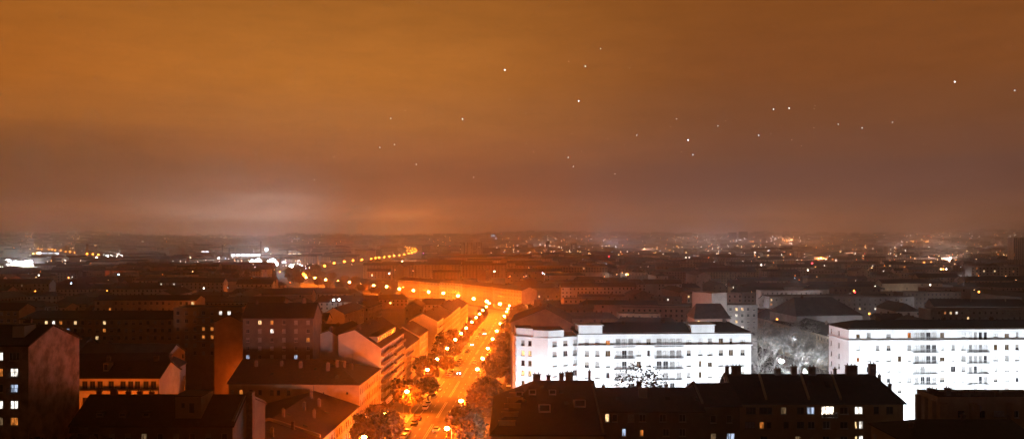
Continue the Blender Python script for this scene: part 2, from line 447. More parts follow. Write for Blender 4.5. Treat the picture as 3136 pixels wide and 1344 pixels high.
# ------------------------------------------------------------------ street lamps
def light(name, col, power, parent, loc, r=.25):
    d = bpy.data.lights.new(name, 'POINT'); d.color = col; d.energy = power; d.shadow_soft_size = r
    return ob(name, d, parent, loc)
P_OR, P_WH = 88000, 33000
C_OR, C_WH = (1, .135, .004), (.86, .93, 1)
def make_lamp(label, white=False, h=9.0, power=1.0, arm=1.2, globe=.68, name='street_lamp', cat='street lamp', em=110, col=None, gcol=None, down=True, aim=False):
    t = thing(name, label, cat)
    p = MB(); p.tube([(0, 0, 0), (0, 0, .9), (0, 0, .901), (0, 0, h+.2)], [.17, .17, .11, .06], 8); po = p.build('pole', metal_m, t)
    a = MB(); a.tube([(0, 0, h-.2), (arm*.4, 0, h+.35), (arm, 0, h+.45)], [.05, .05, .045], 6); ar = a.build('arm', metal_m, t)
    hd = MB(); hd.tube([(arm-.5, 0, h+.46), (arm, 0, h+.62), (arm+.6, 0, h+.50)], [.10, .24, .10], 8); hh = hd.build('lamp_head', metal_m, t)
    gm = MB(); gm.ball((arm, 0, h+.1), globe, 10, 7, sz=.8)
    key = ('glow_lamp_white' if white else 'glow_lamp_orange')+str(em)+(str(gcol) if gcol else '')
    mt = MATS.get(key) or glow(key, gcol or ((.85, .92, 1) if white else (1, .46, .10)), em)
    gl_ = gm.build('lamp_glass', mt, hh, True)
    orange = down and not white
    l = light('lamp_light', col or (C_WH if white else C_OR), (P_WH if white else P_OR)*power*(.36 if orange else 1), t, (arm, 0, h-.75))
    fam = [(po, []), (ar, []), (hh, [gl_]), (l, [])]
    if orange:                               # the reflector sends most of the light down to the road
        d = bpy.data.lights.new('lamp_beam', 'SPOT'); d.color = C_OR; d.energy = P_OR*power*.75; d.spot_size = radians(165); d.spot_blend = 1; d.shadow_soft_size = .25
        fam.append((ob('lamp_beam', d, t, (arm, 0, h-.75)), []))
    if aim:                                  # a floodlight: its beam goes along the arm toward the facade
        fam.pop(); bpy.data.objects.remove(l)
        d = bpy.data.lights.new('lamp_beam', 'SPOT'); d.color = C_WH; d.energy = P_WH*power; d.spot_size = radians(168); d.spot_blend = .6; d.shadow_soft_size = .25
        b_ = ob('lamp_beam', d, t, (arm+.9, 0, h+.2)); b_.rotation_euler = (0, -pi/2, 0); fam.append((b_, []))
    return reg(t, fam)

# ------------------------------------------------------------------ trees
def tree_meshes(seed, h, cr, n_cl, n_leaf, leaf=.34, bare=False, dark=False, crown_lo=.3, pale=False):
    R = random.Random(seed); tr = MB(); cw = MB(); th = h*.35
    lean = R.uniform(-.3, .3)
    tr.tube([(0, 0, 0), (lean*.2, 0, th*.5), (lean*.5, .1, th), (lean, .1, h*.75)], [h*.022+.07, h*.018+.05, h*.014+.03, .04], 7)
    tips = []
    for i in range(13 if bare else 8):
        a = i*2.4+R.uniform(-.4, .4); zz = h*R.uniform(.28, .6); rr = cr*R.uniform(.5, .95); zt_ = h*R.uniform(.6, .97)
        mid = (cos(a)*rr*.45, sin(a)*rr*.45, zz+(zt_-zz)*.55); end = (cos(a)*rr, sin(a)*rr, zt_)
        tr.tube([(lean*.4, .05, zz), mid, end], [.13, .08, .03], 5); tips += [mid, end]
        if bare:
            for j in range(5):
                b = a+R.uniform(-1, 1); e2 = (mid[0]+cos(b)*cr*.45, mid[1]+sin(b)*cr*.45, mid[2]+R.uniform(.05, .3)*h)
                tr.tube([mid, e2], [.06, .02], 4); tips.append(e2)
    if bare:
        for p in tips:
            for j in range(9):
                a = R.uniform(0, 2*pi); l_ = R.uniform(.8, 2.0)
                q = (p[0]+cos(a)*l_*.8, p[1]+sin(a)*l_*.8, p[2]+R.uniform(-.1, 1)*l_)
                cw.tube([p, ((p[0]+q[0])/2+R.uniform(-.2, .2), (p[1]+q[1])/2, (p[2]+q[2])/2), q], [.045, .035, .02], 3, cap=False)
    zc = h*(1+crown_lo)/2; hz_ = h*(1-crown_lo)/2
    for i in range(n_cl):
        a = R.uniform(0, 2*pi); q = R.uniform(-1, 1); r = R.uniform(.35, 1)**.6
        s = sqrt(1-q*q*.85)*cr*r*(1+.18*sin(3*a+seed)+.12*sin(5*a+2*q))
        c = Vector((cos(a)*s, sin(a)*s, zc+q*hz_*r)); cs = R.uniform(.45, 1.0)*cr*.2
        for j in range(n_leaf):
            p = c+Vector((R.gauss(0, cs), R.gauss(0, cs), R.gauss(0, cs*.75)))
            u = Vector((R.uniform(-1, 1), R.uniform(-1, 1), R.uniform(-.6, .6))).normalized(); v = u.orthogonal().normalized()
            v = (v*cos(j)+u.cross(v)*sin(j)); k = leaf*R.uniform(.6, 1.3)
            cw.quad(p-u*k-v*k*.6, p+u*k-v*k*.6, p+u*k+v*k*.6, p-u*k+v*k*.6)
    return tr.mesh('trunk', pale_bark if pale else bark_m), cw.mesh('crown', (twig_m if bare else leaf_dk if dark else leaf_m))
TM = {}
def tree(label, x, y, var='full', rz=0, sc=1.0, z=0, group=None, cat='tree', name='tree'):
    if var not in TM:
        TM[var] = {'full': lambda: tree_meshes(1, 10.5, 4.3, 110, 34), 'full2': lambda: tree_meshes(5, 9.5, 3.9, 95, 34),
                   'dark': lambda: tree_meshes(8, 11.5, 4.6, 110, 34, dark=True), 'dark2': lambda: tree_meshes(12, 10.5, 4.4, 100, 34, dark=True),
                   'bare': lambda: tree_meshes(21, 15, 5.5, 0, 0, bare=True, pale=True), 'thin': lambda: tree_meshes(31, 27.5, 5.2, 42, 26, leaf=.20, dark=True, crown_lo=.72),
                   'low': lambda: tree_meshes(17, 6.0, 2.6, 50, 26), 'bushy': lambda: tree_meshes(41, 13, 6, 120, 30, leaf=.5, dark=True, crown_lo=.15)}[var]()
    t = thing(name, label, cat, (x, y, z), rz, group); t.scale = (sc,)*3
    ob('trunk', TM[var][0], t); ob('crown', TM[var][1], t); return t
# ================================================================== SETTING
rnd = random.Random(11)
def stepfn(a, b, x): t = max(0, min(1, (x-a)/(b-a))); return t*t*(3-2*t)
g = MB(); g.quad((-9000, -480, 0), (9000, -480, 0), (9000, 12000, 0), (-9000, 12000, 0))
tag(g.build('ground', ground_m), 'dark open ground between the city blocks', kind='structure')

def hill_h(x, y):
    u = x/max(y, 1)
    base = 84+14*sin(u*9+1.0)+9*sin(u*23+.5)+6*sin(u*47)+stepfn(.1, .6, u)*30
    return base*stepfn(3900, 9200, y+500*sin(u*6))-1.5
hm = MB(); NX, NY = 70, 20
for j in range(NY+1):
    y = 3000+(11500-3000)*j/NY
    for i in range(NX+1):
        x = -8900+17800*i/NX; hm.v.append((x, y, hill_h(x, y)))
for j in range(NY):
    for i in range(NX):
        a = j*(NX+1)+i; hm.f.append((a, a+1, a+NX+2, a+NX+1)); hm.mi.append(0)
tag(hm.build('hills', hill_m, smooth=True), 'low built-up hills along the horizon', kind='structure')

# ---- the boulevard: axis as a polyline, near part straight, then bending to the left into the distance
def lampL(Y): return -47.9+.0466*Y
def lampR(Y): return -26+.0385*Y
OUT = [(-31, 702), (-61, 771), (-110, 834), (-161, 914), (-221, 1012), (-262, 1075), (-292, 1173), (-318, 1326), (-329, 1490), (-346, 1657), (-345, 1745),
       (-336, 1894), (-327, 2040), (-318, 2600), (-357, 3157), (-472, 3900)]
AX = [((lampL(Y)+lampR(Y))/2, Y) for Y in (120, 300, 450, 560, 620)]
AX += [(-16, 662), (-40, 706), (-68, 757), (-113, 815), (-165, 893), (-226, 990), (-271, 1062), (-302, 1168), (-328, 1322), (-339, 1490), (-356, 1655), (-355, 1745),
       (-346, 1893), (-337, 2038), (-328, 2598), (-366, 3154), (-480, 3890)]
def offset(poly, d):
    o = []
    for i, p in enumerate(poly):
        a = poly[max(i-1, 0)]; b = poly[min(i+1, len(poly)-1)]; L = math.hypot(b[0]-a[0], b[1]-a[1])
        o.append((p[0]+(b[1]-a[1])/L*d, p[1]-(b[0]-a[0])/L*d))
    return o
def smooth(poly, n=2):
    for _ in range(n):
        q = [poly[0]]
        for a, b in zip(poly, poly[1:]): q += [(a[0]*.75+b[0]*.25, a[1]*.75+b[1]*.25), (a[0]*.25+b[0]*.75, a[1]*.25+b[1]*.75)]
        poly = q+[poly[-1]]
    return poly
AXS = smooth(AX)
def ribbon(name, poly, d0, d1, z, mat, label, zk=None):
    m = MB(); a, b = offset(poly, d0), offset(poly, d1)
    for i in range(len(poly)-1):
        m.quad((*a[i], z), (*b[i], z), (*b[i+1], z), (*a[i+1], z))
        if zk is not None:
            m.quad((*a[i], zk), (*a[i], z), (*a[i+1], z), (*a[i+1], zk)); m.quad((*b[i], z), (*b[i], zk), (*b[i+1], zk), (*b[i+1], z))
    return tag(m.build(name, mat), label, kind='structure')
ribbon('road', AXS, -8.7, 8.7, .02, asphalt, 'wide boulevard road lit orange by street lamps')
for sd in (-1, 1):
    ribbon('kerb', AXS, sd*8.72 if sd > 0 else -8.9, 8.9 if sd > 0 else -8.72, .15, kerb_m, f'stone kerb on the {"right" if sd > 0 else "left"} side of the boulevard', 0)
    ribbon('pavement', AXS, 8.902 if sd > 0 else -18.5, 18.5 if sd > 0 else -8.902, .145, paving, f'pavement on the {"right" if sd > 0 else "left"} side of the boulevard', 0)
def dashes(poly, off, step, ln, wd, y1, z, name, label):
    m = MB(); p = offset(poly, off); s = 0
    for a, b in zip(p, p[1:]):
        if a[1] > y1: break
        L = math.hypot(b[0]-a[0], b[1]-a[1]); ex, ey = (b[0]-a[0])/L, (b[1]-a[1])/L; t = (-s) % step
        while t+ln < L:
            q = lambda u, v: (a[0]+ex*u+ey*v, a[1]+ey*u-ex*v, z)
            m.quad(q(t, -wd/2), q(t, wd/2), q(t+ln, wd/2), q(t+ln, -wd/2)); t += step
        s += L
    tag(m.build(name, paint_m), label, kind='structure')
for o_ in (-.28, .28): dashes(AXS, o_, 9, 8.9, .14, 680, .026, 'centre_line', f'{"right" if o_ > 0 else "left"} one of the twin painted centre lines')
for o_ in (-3.2, 3.2): dashes(AXS, o_, 9, 3, .14, 560, .026, 'lane_line', f'dashed lane line on the {"right" if o_ > 0 else "left"} half of the road')
for o_ in (-6.2, 6.2): dashes(AXS, o_, 6, 5.8, .12, 560, .026, 'parking_line', f'painted edge of the {"right" if o_ > 0 else "left"} parking strip')
# service road on the right of the boulevard and the white-lit street behind the dark roofs
sr = [(-1, 186), (2, 300), (8, 420)]
ribbon('side_road', sr, -3.4, 3.4, .155, asphalt, 'narrow service road beside the white block')
bs = [(-6, 203), (60, 205), (170, 212)]
ribbon('back_street', bs, -6, 6, .16, asphalt, 'street behind the dark roofs lit by white lamps')
ribbon('cross_street', [(86, 212), (98, 300), (118, 460)], -4, 4, .012, asphalt, 'side street between the two white blocks')

# ================================================================== STREET LAMPS
ORL = make_lamp('orange street lamp on the left kerb, nearest at the bottom edge', False, 9.0)
WHL = make_lamp('white street lamp in the street behind the dark roofs', True, 8.0, power=1.0, aim=True)
G_OR = 'orange lamps along the boulevard'
leftY = [216, 245, 280, 326, 354, 388, 421, 448, 475, 508, 537, 562, 589, 620, 650]
for i, Y in enumerate(leftY):
    px = PX(lampL(Y), Y)
    lab = f'orange street lamp left of the straight boulevard, {ORD[i]} from the bottom'
    if i == 0: ORL.location = (lampL(Y)-1.0, Y, 0); ORL['label'] = lab; ORL['group'] = G_OR
    else: copy_thing(ORL, (lampL(Y)-1.0, Y, 0), 0, lab, G_OR)
rightY = [226, 264, 327, 356, 388, 424, 460, 498, 546, 579, 602, 628]
for i, Y in enumerate(rightY):
    copy_thing(ORL, (lampR(Y)+1.2, Y, 0), pi, f'orange street lamp right of the straight boulevard, {ORD[i]} from the bottom', G_OR)
BIG = make_lamp('x', False, 9.0, power=7.5, globe=1.25, em=60)
bendpx = [(1534, 930), (1494, 922), (1454, 914), (1406, 905), (1361, 897), (1316, 893), (1269, 889), (1226, 884), (1187, 877), (1147, 874), (1110, 870), (1073, 864), (1039, 861), (1000, 856), (968, 851), (940, 849)]
for i, (px, py) in enumerate(bendpx):
    x, y = head(px, py, 9.1); lab = f'orange street lamp on the bend of the boulevard, {ORD[i]} from its right-hand end'
    if i == 0: BIG.location = (x, y, 0); BIG['label'] = lab; BIG['group'] = G_OR; BIG.rotation_euler = (0, 0, -2.2)
    else: copy_thing(BIG, (x, y, 0), -2.4, lab, G_OR)
FAR = make_lamp('x', False, 10.0, power=9, globe=1.9, em=26, down=False, gcol=(1, .27, .02))
farpx = [(925, 838), (931, 843), (945, 825), (993, 814), (1022, 805), (1053, 801), (1080, 797), (1107, 795), (1136, 792), (1149, 790), (1160, 788.5), (1176, 787), (1192, 785), (1206, 783.5), (1222, 781.5)]
for i, (px, py) in enumerate(farpx):
    x, y = head(px, py, 10.1); lab = f'orange street lamp on the far stretch past the bend, {ORD[i]} in its line'
    if i == 0: FAR.location = (x, y, 0); FAR['label'] = lab; FAR['group'] = G_OR
    else: copy_thing(FAR, (x, y, 0), 1.0, lab, G_OR)
ff = [0]*5+[(1274, 767), (1268, 771), (1260, 774), (1250, 776), (1237, 779), (1270, 762), (1262, 760), (1253, 759), (1246, 757), (1240, 755), (1226, 753), (1213, 752.5), (1205, 752), (1193, 750), (1181, 749), (1170, 748.6), (1155, 748), (1247, 766), (1256, 767), (1262, 765)]
LOOP = make_lamp('x', False, 10, power=14, globe=2.2, em=24, down=False, gcol=(1, .27, .02))
for i, (px, py) in enumerate(ff[5:]):
    x, y = head(px, py, 10); lab = f'tiny orange lamp of the far hook of lights on the horizon, {ORD[i]} along the hook'
    if i == 0: LOOP.location = (x, y, 0); LOOP['label'] = lab; LOOP['group'] = 'hook of orange lamps on the horizon'
    else: copy_thing(LOOP, (x, y, 0), .5, lab, 'hook of orange lamps on the horizon')
# orange row far left
rowl = [(115, 762), (126, 763), (149, 763), (159, 764), (168, 766), (185, 766), (200, 771), (213, 771), (229, 773), (245, 775), (265, 777), (283, 778), (300, 780)]
for i, (px, py) in enumerate(rowl):
    x, y = head(px, py, 10); copy_thing(LOOP, (x, y, 0), .5, f'orange lamp of the far row on the left horizon, {ORD[i]} from the left', 'row of orange lamps on the left horizon')
# white lamps behind the dark row
G_WH = 'white lamps behind the dark roofs'
wl = [(0, 206.5), (13, 204), (27, 204.5), (43, 205), (59, 205.5), (75, 207), (91, 212), (107, 214), (123, 215), (139, 216), (155, 217), (171, 218)]
for i, (x, y) in enumerate(wl):
    lab = f'white street lamp in the street in front of the white blocks, {ORD[i]} from the boulevard'
    if i == 0: WHL.location = (x, y, .16); WHL['label'] = lab; WHL.rotation_euler = (0, 0, pi/2); WHL['group'] = G_WH
    else: copy_thing(WHL, (x, y, .16), pi/2, lab, G_WH)
WGL = make_lamp('white street lamp shining between the two white blocks', True, 9.0, power=1.7, globe=1.0, em=300)
WHS = make_lamp('x', True, 8.0, power=.03, globe=.3, em=60); ORS = make_lamp('x', False, 9.0, power=.06, globe=.36, em=60, down=False)
WGL.location = (*head(2384, 1106, 9), 0)
copy_thing(WGL, (*head(2460, 1138, 9), 0), .4, 'half hidden white lamp among the pale trees, right of the brighter one')
copy_thing(WGL, (101, 300, 0), 1.4, 'white lamp on the side street behind the dark ridge')

# ================================================================== WHITE BLOCKS
R = random.Random(5)
def wrows(top, n, step): return [top-step*i for i in range(n)]
KW = ('dark', 'curt', 'net', 'shut', 'net', 'net', 'curt', 'net', 'net', 'd')
def white_wall(name_root, p0, p1, z1, depth, roof, sides, chims=(), near=True, keep=True, roofm=roof_dark): ...
# --- first block: long wing
a0, a1 = XY(1770, 224), XY(2300, 226.5)
Lw = math.hypot(a1[0]-a0[0], a1[1]-a0[1]); k = Lw/530.0
mcols = [(c-1770)*k for c in (1797, 1829, 1861, 1955, 1985, 2108, 2143, 2173, 2207, 2238, 2274)]
bays = [((1882-1770)*k, (1940-1770)*k), ((2007-1770)*k, (2088-1770)*k)]
zrows = [33.0-1.0, 28.9, 26.0, 23.1, 20.2, 17.3, 14.4, 11.5]
zr = [z_-.45 for z_ in (31.95, 28.9, 26.0, 23.1, 20.2, 17.3)]
ws = grid(Lw, zr, cols=mcols, w=1.15, h=1.5, rnd=R, kinds=KW, lit={(0, 2): 'o', (1, 9): 'd', (2, 3): 'd'})
def vary(ws):
    return [(s_, z_, w_*R.choice((.62, .85, 1, 1, 1.15)), h_*R.choice((.75, 1, 1)), k_, b_) for s_, z_, w_, h_, k_, b_ in ws if R.random() > .05]
ws = vary(ws)
for s0, s1 in bays:
    for zb in zr:
        n = 3 if s1-s0 < 5.5 else 4
        for i in range(n): ws.append((s0+(s1-s0)*(i+.5)/n, zb-.55, (s1-s0)/n-.45, 2.1, R.choice(('dark', 'curt', 'net', 'net', 'curt')), False))
def w1_extra(root, ro, w, d, z, zt):
    c = MB(); c.box(-.1, w+.35, -.42, -.002, 31.15, 31.42); c.box(-.06, w+.3, -.30, -.003, z-.1, z+.12); c.build('cornice', wall_white, root)
    for s0, s1 in bays:
        for zb in zr: balcony(root, (0, 0), (w, 0), s0-.3, s1+.3, zb-.6, .6, solid=False, mat=wall_white)
    for x0, x1, dd in ((0.2, 6.4, 7), (30.2, 36.4, 7)):
        h = MB(); h.box(x0, x1, -.45, dd, z-.04, z+2.0); h.box(x0-.4, x1+.4, -.6, dd+.4, z+2.001, z+2.15, 1)
        h.build('roof_house', [wall_white, wall_white], ro)
    v = MB(); v.tube([(27.5, 4.5, z), (27.5, 4.5, z+2.6)], [.06, .04], 5); v.tube([(26.8, 4.5, z+2.3), (28.2, 4.5, z+2.3)], [.03, .03], 4); v.build('antenna', metal_m, ro)
W1 = building('apartment_block', 'long white floodlit apartment block left of the tree gap, with two small roof houses', 'apartment block', a0, a1, 34.6, 13,
              ('gable', 2.2, .5, 4, 4, 0), wall_white, roof_dark, {0: ws}, near=True, extra=w1_extra,
              chims=[(13, 5, .9, .6, .7), (24, 6, 1.1, .6, .8), (41, 6, .9, .6, .7)], group='white floodlit blocks')
# --- its corner wing toward the boulevard (joined on as walls of the same block)
def wing(root):
    inv = lambda p: p
    q = [XY(1578, 226.5), XY(1632, 224.2), XY(1678, 222), XY(1769.6, 226.2)]; ox, oy = root.location.x, root.location.y; rz = root.rotation_euler.z
    def loc(p): x, y = p[0]-ox, p[1]-oy; return (x*cos(-rz)-y*sin(-rz), x*sin(-rz)+y*cos(-rz))
    pts = [loc(p) for p in q]; back = [(pts[3][0], 12.8), (pts[0][0]-.2, 12.8)]
    m = MB(); zs = [z_-.4 for z_ in (31.6, 28.9, 26.3, 23.6, 20.9, 18.2)]
    lit = {(1, 0): 'y', (1, 1): 'y', (3, 0): 'y', (3, 1): 'y', (4, 1): 'y', (2, 1): 'd', (4, 0): 'd'}
    L0 = math.hypot(pts[1][0]-pts[0][0], pts[1][1]-pts[0][1])
    w0 = grid(L0, zs, cols=[L0*.44, L0*.86-.15], w=.95, h=1.35, lit=lit, rnd=R, kinds=('dark', 'curt'), brown=True)
    L2 = math.hypot(pts[3][0]-pts[2][0], pts[3][1]-pts[2][1])
    w2 = grid(L2, zs, cols=[L2*.22, L2*.58, L2*.9], w=1.3, h=1.4, rnd=R, kinds=KW)
    zt_ = 33.3
    for i, ww in ((0, w0), (1, []), (2, w2)):
        wall_run(m, pts[i], pts[i+1], 0, zt_, [(s-a/2, s+a/2, zb, zb+hh) for s, zb, a, hh, _, _ in ww])
        if ww: put_windows(root, pts[i], pts[i+1], ww, True, True)
    sidew = grid(12, zs, n=4, rnd=R)
    wall_run(m, (pts[3][0]-.02, pts[3][1]), back[0], 0, zt_, []); wall_run(m, back[0], back[1], 0, zt_, []); wall_run(m, back[1], pts[0], 0, zt_, [(s-.5, s+.5, zb, zb+1.3) for s, zb, *_ in sidew])
    put_windows(root, back[1], pts[0], [(s, zb, 1.0, 1.3, kk, br) for s, zb, a, hh, kk, br in sidew], False, True)
    m.build('corner_wing', wall_white, root)
    sl = MB(); poly = pts+back; cx = sum(p[0] for p in poly)/6; cy_ = sum(p[1] for p in poly)/6
    big = [(cx+(p[0]-cx)*1.025, cy_+(p[1]-cy_)*1.025, zt_+.3) for p in poly]; sl.slab(big, .295); rs = sl.build('roof_slab', wall_white, root)
    ph = MB()
    a, b, c_, d_ = (loc(XY(1580, 226.6)), loc(XY(1632, 224.3)), loc(XY(1679, 222.0)), loc(XY(1727, 224.2)))
    def prism(ps, z0, z1, mi=0):
        for i in range(len(ps)):
            p, q_ = ps[i], ps[(i+1) % len(ps)]; ph.quad((*p, z0), (*q_, z0), (*q_, z1), (*p, z1), mi)
        ph.poly([(*p, z1) for p in ps], 1)
    prism([a, b, (b[0], 10.5), (a[0], 10.5)], zt_+.301, 35.75); prism([(b[0]+.05, b[1]-.3), c_, d_, (d_[0], 10), (b[0]+.05, 10)], zt_+.301, 35.45)
    ph.build('penthouse', [wall_white, roof_dark], rs)
wing(W1)
# --- second white block
b0, b1 = XY(2600, 235), (172, 238)
Lb = math.hypot(b1[0]-b0[0], b1[1]-b0[1]); kb = (XY(3136, 236)[0]-b0[0])/536.0
bc = [2628, 2661, 2688, 2722, 2756, 2786, 2888, 2922, 2954, 3054, 3089, 3121, 3155, 3187, 3220, 3262]
bcol = [(c-2600)*kb for c in bc]
bb = [((2800-2600)*kb, (2872-2600)*kb, 0), ((2968-2600)*kb, (3030-2600)*kb, 1)]
zr2 = [z_-.45 for z_ in (32.4, 28.95, 25.9, 23.0, 20.1, 17.2, 14.3)]
ws2 = grid(Lb, zr2, cols=bcol, w=1.15, h=1.5, rnd=R, kinds=KW, lit={(0, 5): 'o', (1, 12): 'o', (2, 0): 'o', (0, 10): 'd', (0, 0): 'd', (2, 4): 'd', (0, 6): 'd', (1, 9): 'd'})
ws2 = vary(ws2)
for s0, s1, _ in bb:
    for zb in zr2:
        for i in range(4): ws2.append((s0+(s1-s0)*(i+.5)/4, zb-.55, (s1-s0)/4-.45, 2.1, R.choice(('dark', 'curt', 'net', 'net', 'curt')), False))
def w2_extra(root, ro, w, d, z, zt):
    c = MB(); c.box(-.35, w+.1, -.42, -.002, 31.2, 31.45); c.box(-.25, w+.1, -.28, -.003, z-.12, z+.1); c.box(-.38, -.002, 0, d, 31.2, 31.45); c.build('cornice', wall_white, root)
    e = MB(); e.box(-.06, .18, -.20, -.001, 0, 31.1); e.box(21.4, 21.6, -.12, -.001, 0, 34.2); e.build('downpipe', wall_white, root)
    for s0, s1, kk in bb:
        for j, zb in enumerate(zr2):
            if kk and j == 0: continue
            balcony(root, (0, 0), (w, 0), s0-.35, s1+.35, zb-.6, .6, solid=False, mat=wall_white)
lw = grid(8.5, zr2, n=2, w=1.0, h=1.4, rnd=R, kinds=('curt', 'shut', 'curt', 'dark'))
building('apartment_block', 'long white floodlit apartment block cut by the right edge of the photo, with stacked balconies', 'apartment block', b0, b1, 34.6, 13.5,
         ('gable', 1.8, .5, 5, 0, 0), wall_white, roof_dark, {0: ws2, 3: [(s, zb, w_, h_, kk, br) for s, zb, w_, h_, kk, br in lw]}, near=True, extra=w2_extra,
         chims=[(11, 6, 1.2, .6, .6), (30, 6, 1.0, .6, .6), (44, 6, 1.0, .6, .6)], group='white floodlit blocks')
# ground floor shops' canopy glow of the second block
# ================================================================== DARK ROW IN FRONT (right)
def vent(ro, x, y, z, h=.8):
    v = MB(); v.tube([(0, 0, -.4), (0, 0, h), (0, 0, h+.001), (0, 0, h+.18)], [.09, .09, .2, .02], 6); return ob('vent', v.mesh('vent', metal_m), ro, (x, y, z))
def antenna(ro, x, y, z, h=1.6):
    v = MB(); v.tube([(0, 0, -.5), (0, 0, h)], [.035, .025], 4)
    for i, l in enumerate((.55, .45, .3)): v.tube([(-l, 0, h-.15-i*.28), (l, 0, h-.15-i*.28)], [.02, .02], 3)
    return ob('antenna', v.mesh('antenna', rail_m), ro, (x, y, z))
def dormer(ro, x, y, zt, w=1.8, h=1.6, dep=2.6, wall=wall_grey, kind='dark'):
    z0 = zt(x, y)-.15; z1 = z0+h
    m = MB(); m.box(x-w/2, x+w/2, y, y+dep, z0, z1); m.box(x-w/2-.15, x+w/2+.15, y-.2, y+dep, z1+.001, z1+.14, 1)
    m.box(x-w/2+.2, x+w/2-.2, y-.03, y-.002, z0+.45, z1-.2, 2)
    return m.build('dormer', [wall, roof_dark, LIT.get(kind) or glass_dark], ro)
def skylight(ro, x, y, zt, w=.9, l=1.2):
    m = MB(); a, b = zt(x, y), zt(x, y+l)
    m.slab([(x-w/2, y, a+.12), (x+w/2, y, a+.12), (x+w/2, y+l, b+.12), (x-w/2, y+l, b+.12)], .1); return m.build('skylight', glass_dark, ro)
def partywall(ro, x, y0, y1, zt, up=.5, t=.35, n=6, mat=wall_dark):
    m = MB()
    for i in range(n):
        a = y0+(y1-y0)*i/n; b = y0+(y1-y0)*(i+1)/n
        za, zb = zt(x, a)+up, zt(x, b)+up; l, r = x-t/2, x+t/2
        m.quad((l, a, za), (r, a, za), (r, b, zb), (l, b, zb)); m.quad((l, b, zb-1.2), (l, a, za-1.2), (l, a, za), (l, b, zb)); m.quad((r, a, za-1.2), (r, b, zb-1.2), (r, b, zb), (r, a, za))
    m.quad((x-t/2, y0, zt(x, y0)-.8), (x+t/2, y0, zt(x, y0)-.8), (x+t/2, y0, zt(x, y0)+up), (x-t/2, y0, zt(x, y0)+up))
    m.quad((x+t/2, y1, zt(x, y1)-.8), (x-t/2, y1, zt(x, y1)-.8), (x-t/2, y1, zt(x, y1)+up), (x+t/2, y1, zt(x, y1)+up))
    return m.build('party_wall', mat, ro)

R = random.Random(9)
# R1
def r1x(root, ro, w, d, z, zt):
    for i, (px, py) in enumerate(((1668, 1296), (1776, 1282))):
        Y = 158+i*2; x = XY(px, Y)[0]-root.location.x; dormer(ro, x, Y-150, zt, 2.2, 1.7, wall=wall_pale)
    for x in (5.0, 7.6, 11.5): dormer(ro, x, 15.2, zt, 1.4, 1.3, wall=wall_grey)
    for x, y in ((6.0, 12), (3.4, 9), (14, 11), (13.3, 16), (9.5, 18)): skylight(ro, x, y, zt)
    for i in range(5):
        y = 3.0+i*3.4; m = MB(); x0 = 1.2+i*.5
        m.box(x0, x0+3.0, y, y+.35, zt(x0+1.5, y)-.2, zt(x0+1.5, y)+.75); m.box(x0-.1, x0+3.1, y-.08, y+.43, zt(x0+1.5, y)+.751, zt(x0+1.5, y)+.84); m.build('roof_parapet', wall_ochre, ro)
    partywall(ro, w-.1, .3, d-1, zt, .45, .3)
    for x in (8.9, 9.6): antenna(ro, x, 22, z+6.2, 1.5)
building('tenement', 'dark tenement with broad hipped roof beside the boulevard at the bottom centre', 'tenement', (-3.6, 150), (16.2, 150), 25.2, 36,
         ('gable', 5.8, .61, 8.2, 0, 0), wall_ochre, roof_dark, {0: grid(19.8, [21.8], n=6, w=1.1, h=1.5, rnd=R)}, near=True, extra=r1x,
         chims=[(8.6, 22, 1.5, .7, 1.1), (11.0, 22, .8, .6, .9, 1), (13.6, 22, .9, .7, 1.3), (15.2, 22, 1.5, .8, 1.5), (19.3, 22, .5, .6, 1.7, 1)], group='dark rooftops in front of the white blocks')
# R2
def r2x(root, ro, w, d, z, zt):
    for x in (4, 13.5, 19): skylight(ro, x, 3.5, zt)
    m = MB(); m.box(8.0, 9.6, 4.4, 5.4, zt(9, 5)-.5, zt(9, 5)+1.5); m.box(7.9, 9.7, 4.3, 5.5, zt(9, 5)+1.501, zt(9, 5)+1.62); m.build('roof_hatch', wall_grey, ro)
    antenna(ro, 16, 8, z+2.9, .8)
xs = lambda px, Y, x0: XY(px, Y)[0]-x0
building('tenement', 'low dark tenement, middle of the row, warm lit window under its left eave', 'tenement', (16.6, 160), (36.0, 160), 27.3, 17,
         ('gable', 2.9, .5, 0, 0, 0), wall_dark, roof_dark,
         {0: [(xs(1860, 160, 16.6), 25.2, .8, 1.5, 'y', False), (xs(1878, 160, 16.6)+.3, 25.2, 1.0, 1.4, 'dark', False), (xs(1932, 160, 16.6), 25.2, 1.2, 1.4, 'curt', False), (xs(1968, 160, 16.6), 25.2, 1.3, 1.4, 'dark', False),
              (xs(2030, 160, 16.6), 25.2, 1.3, 1.4, 'dark', False), (xs(2090, 160, 16.6), 25.2, 1.3, 1.4, 'dark', False),
              (xs(1911, 160, 16.6), 22.5, .75, 1.4, 'b', False), (xs(1965, 160, 16.6), 22.5, .75, 1.2, 'o', False), (xs(2040, 160, 16.6), 22.5, 1.2, 1.4, 'dark', False), (xs(2090, 160, 16.6), 22.5, 1.2, 1.4, 'dark', False),
              ]}, near=True, extra=r2x,
         chims=[(1.5, 8, .6, .5, .5, 1), (8.6, 8.5, 1.0, .7, 1.0), (14, 8.5, .6, .5, .4, 1)], group='dark rooftops in front of the white blocks')
def r2b(root, ro, w, d, z, zt):
    antenna(ro, 2.2, 8, z+3, 1.0); partywall(ro, .0, .3, d-.3, zt, .4, .35)
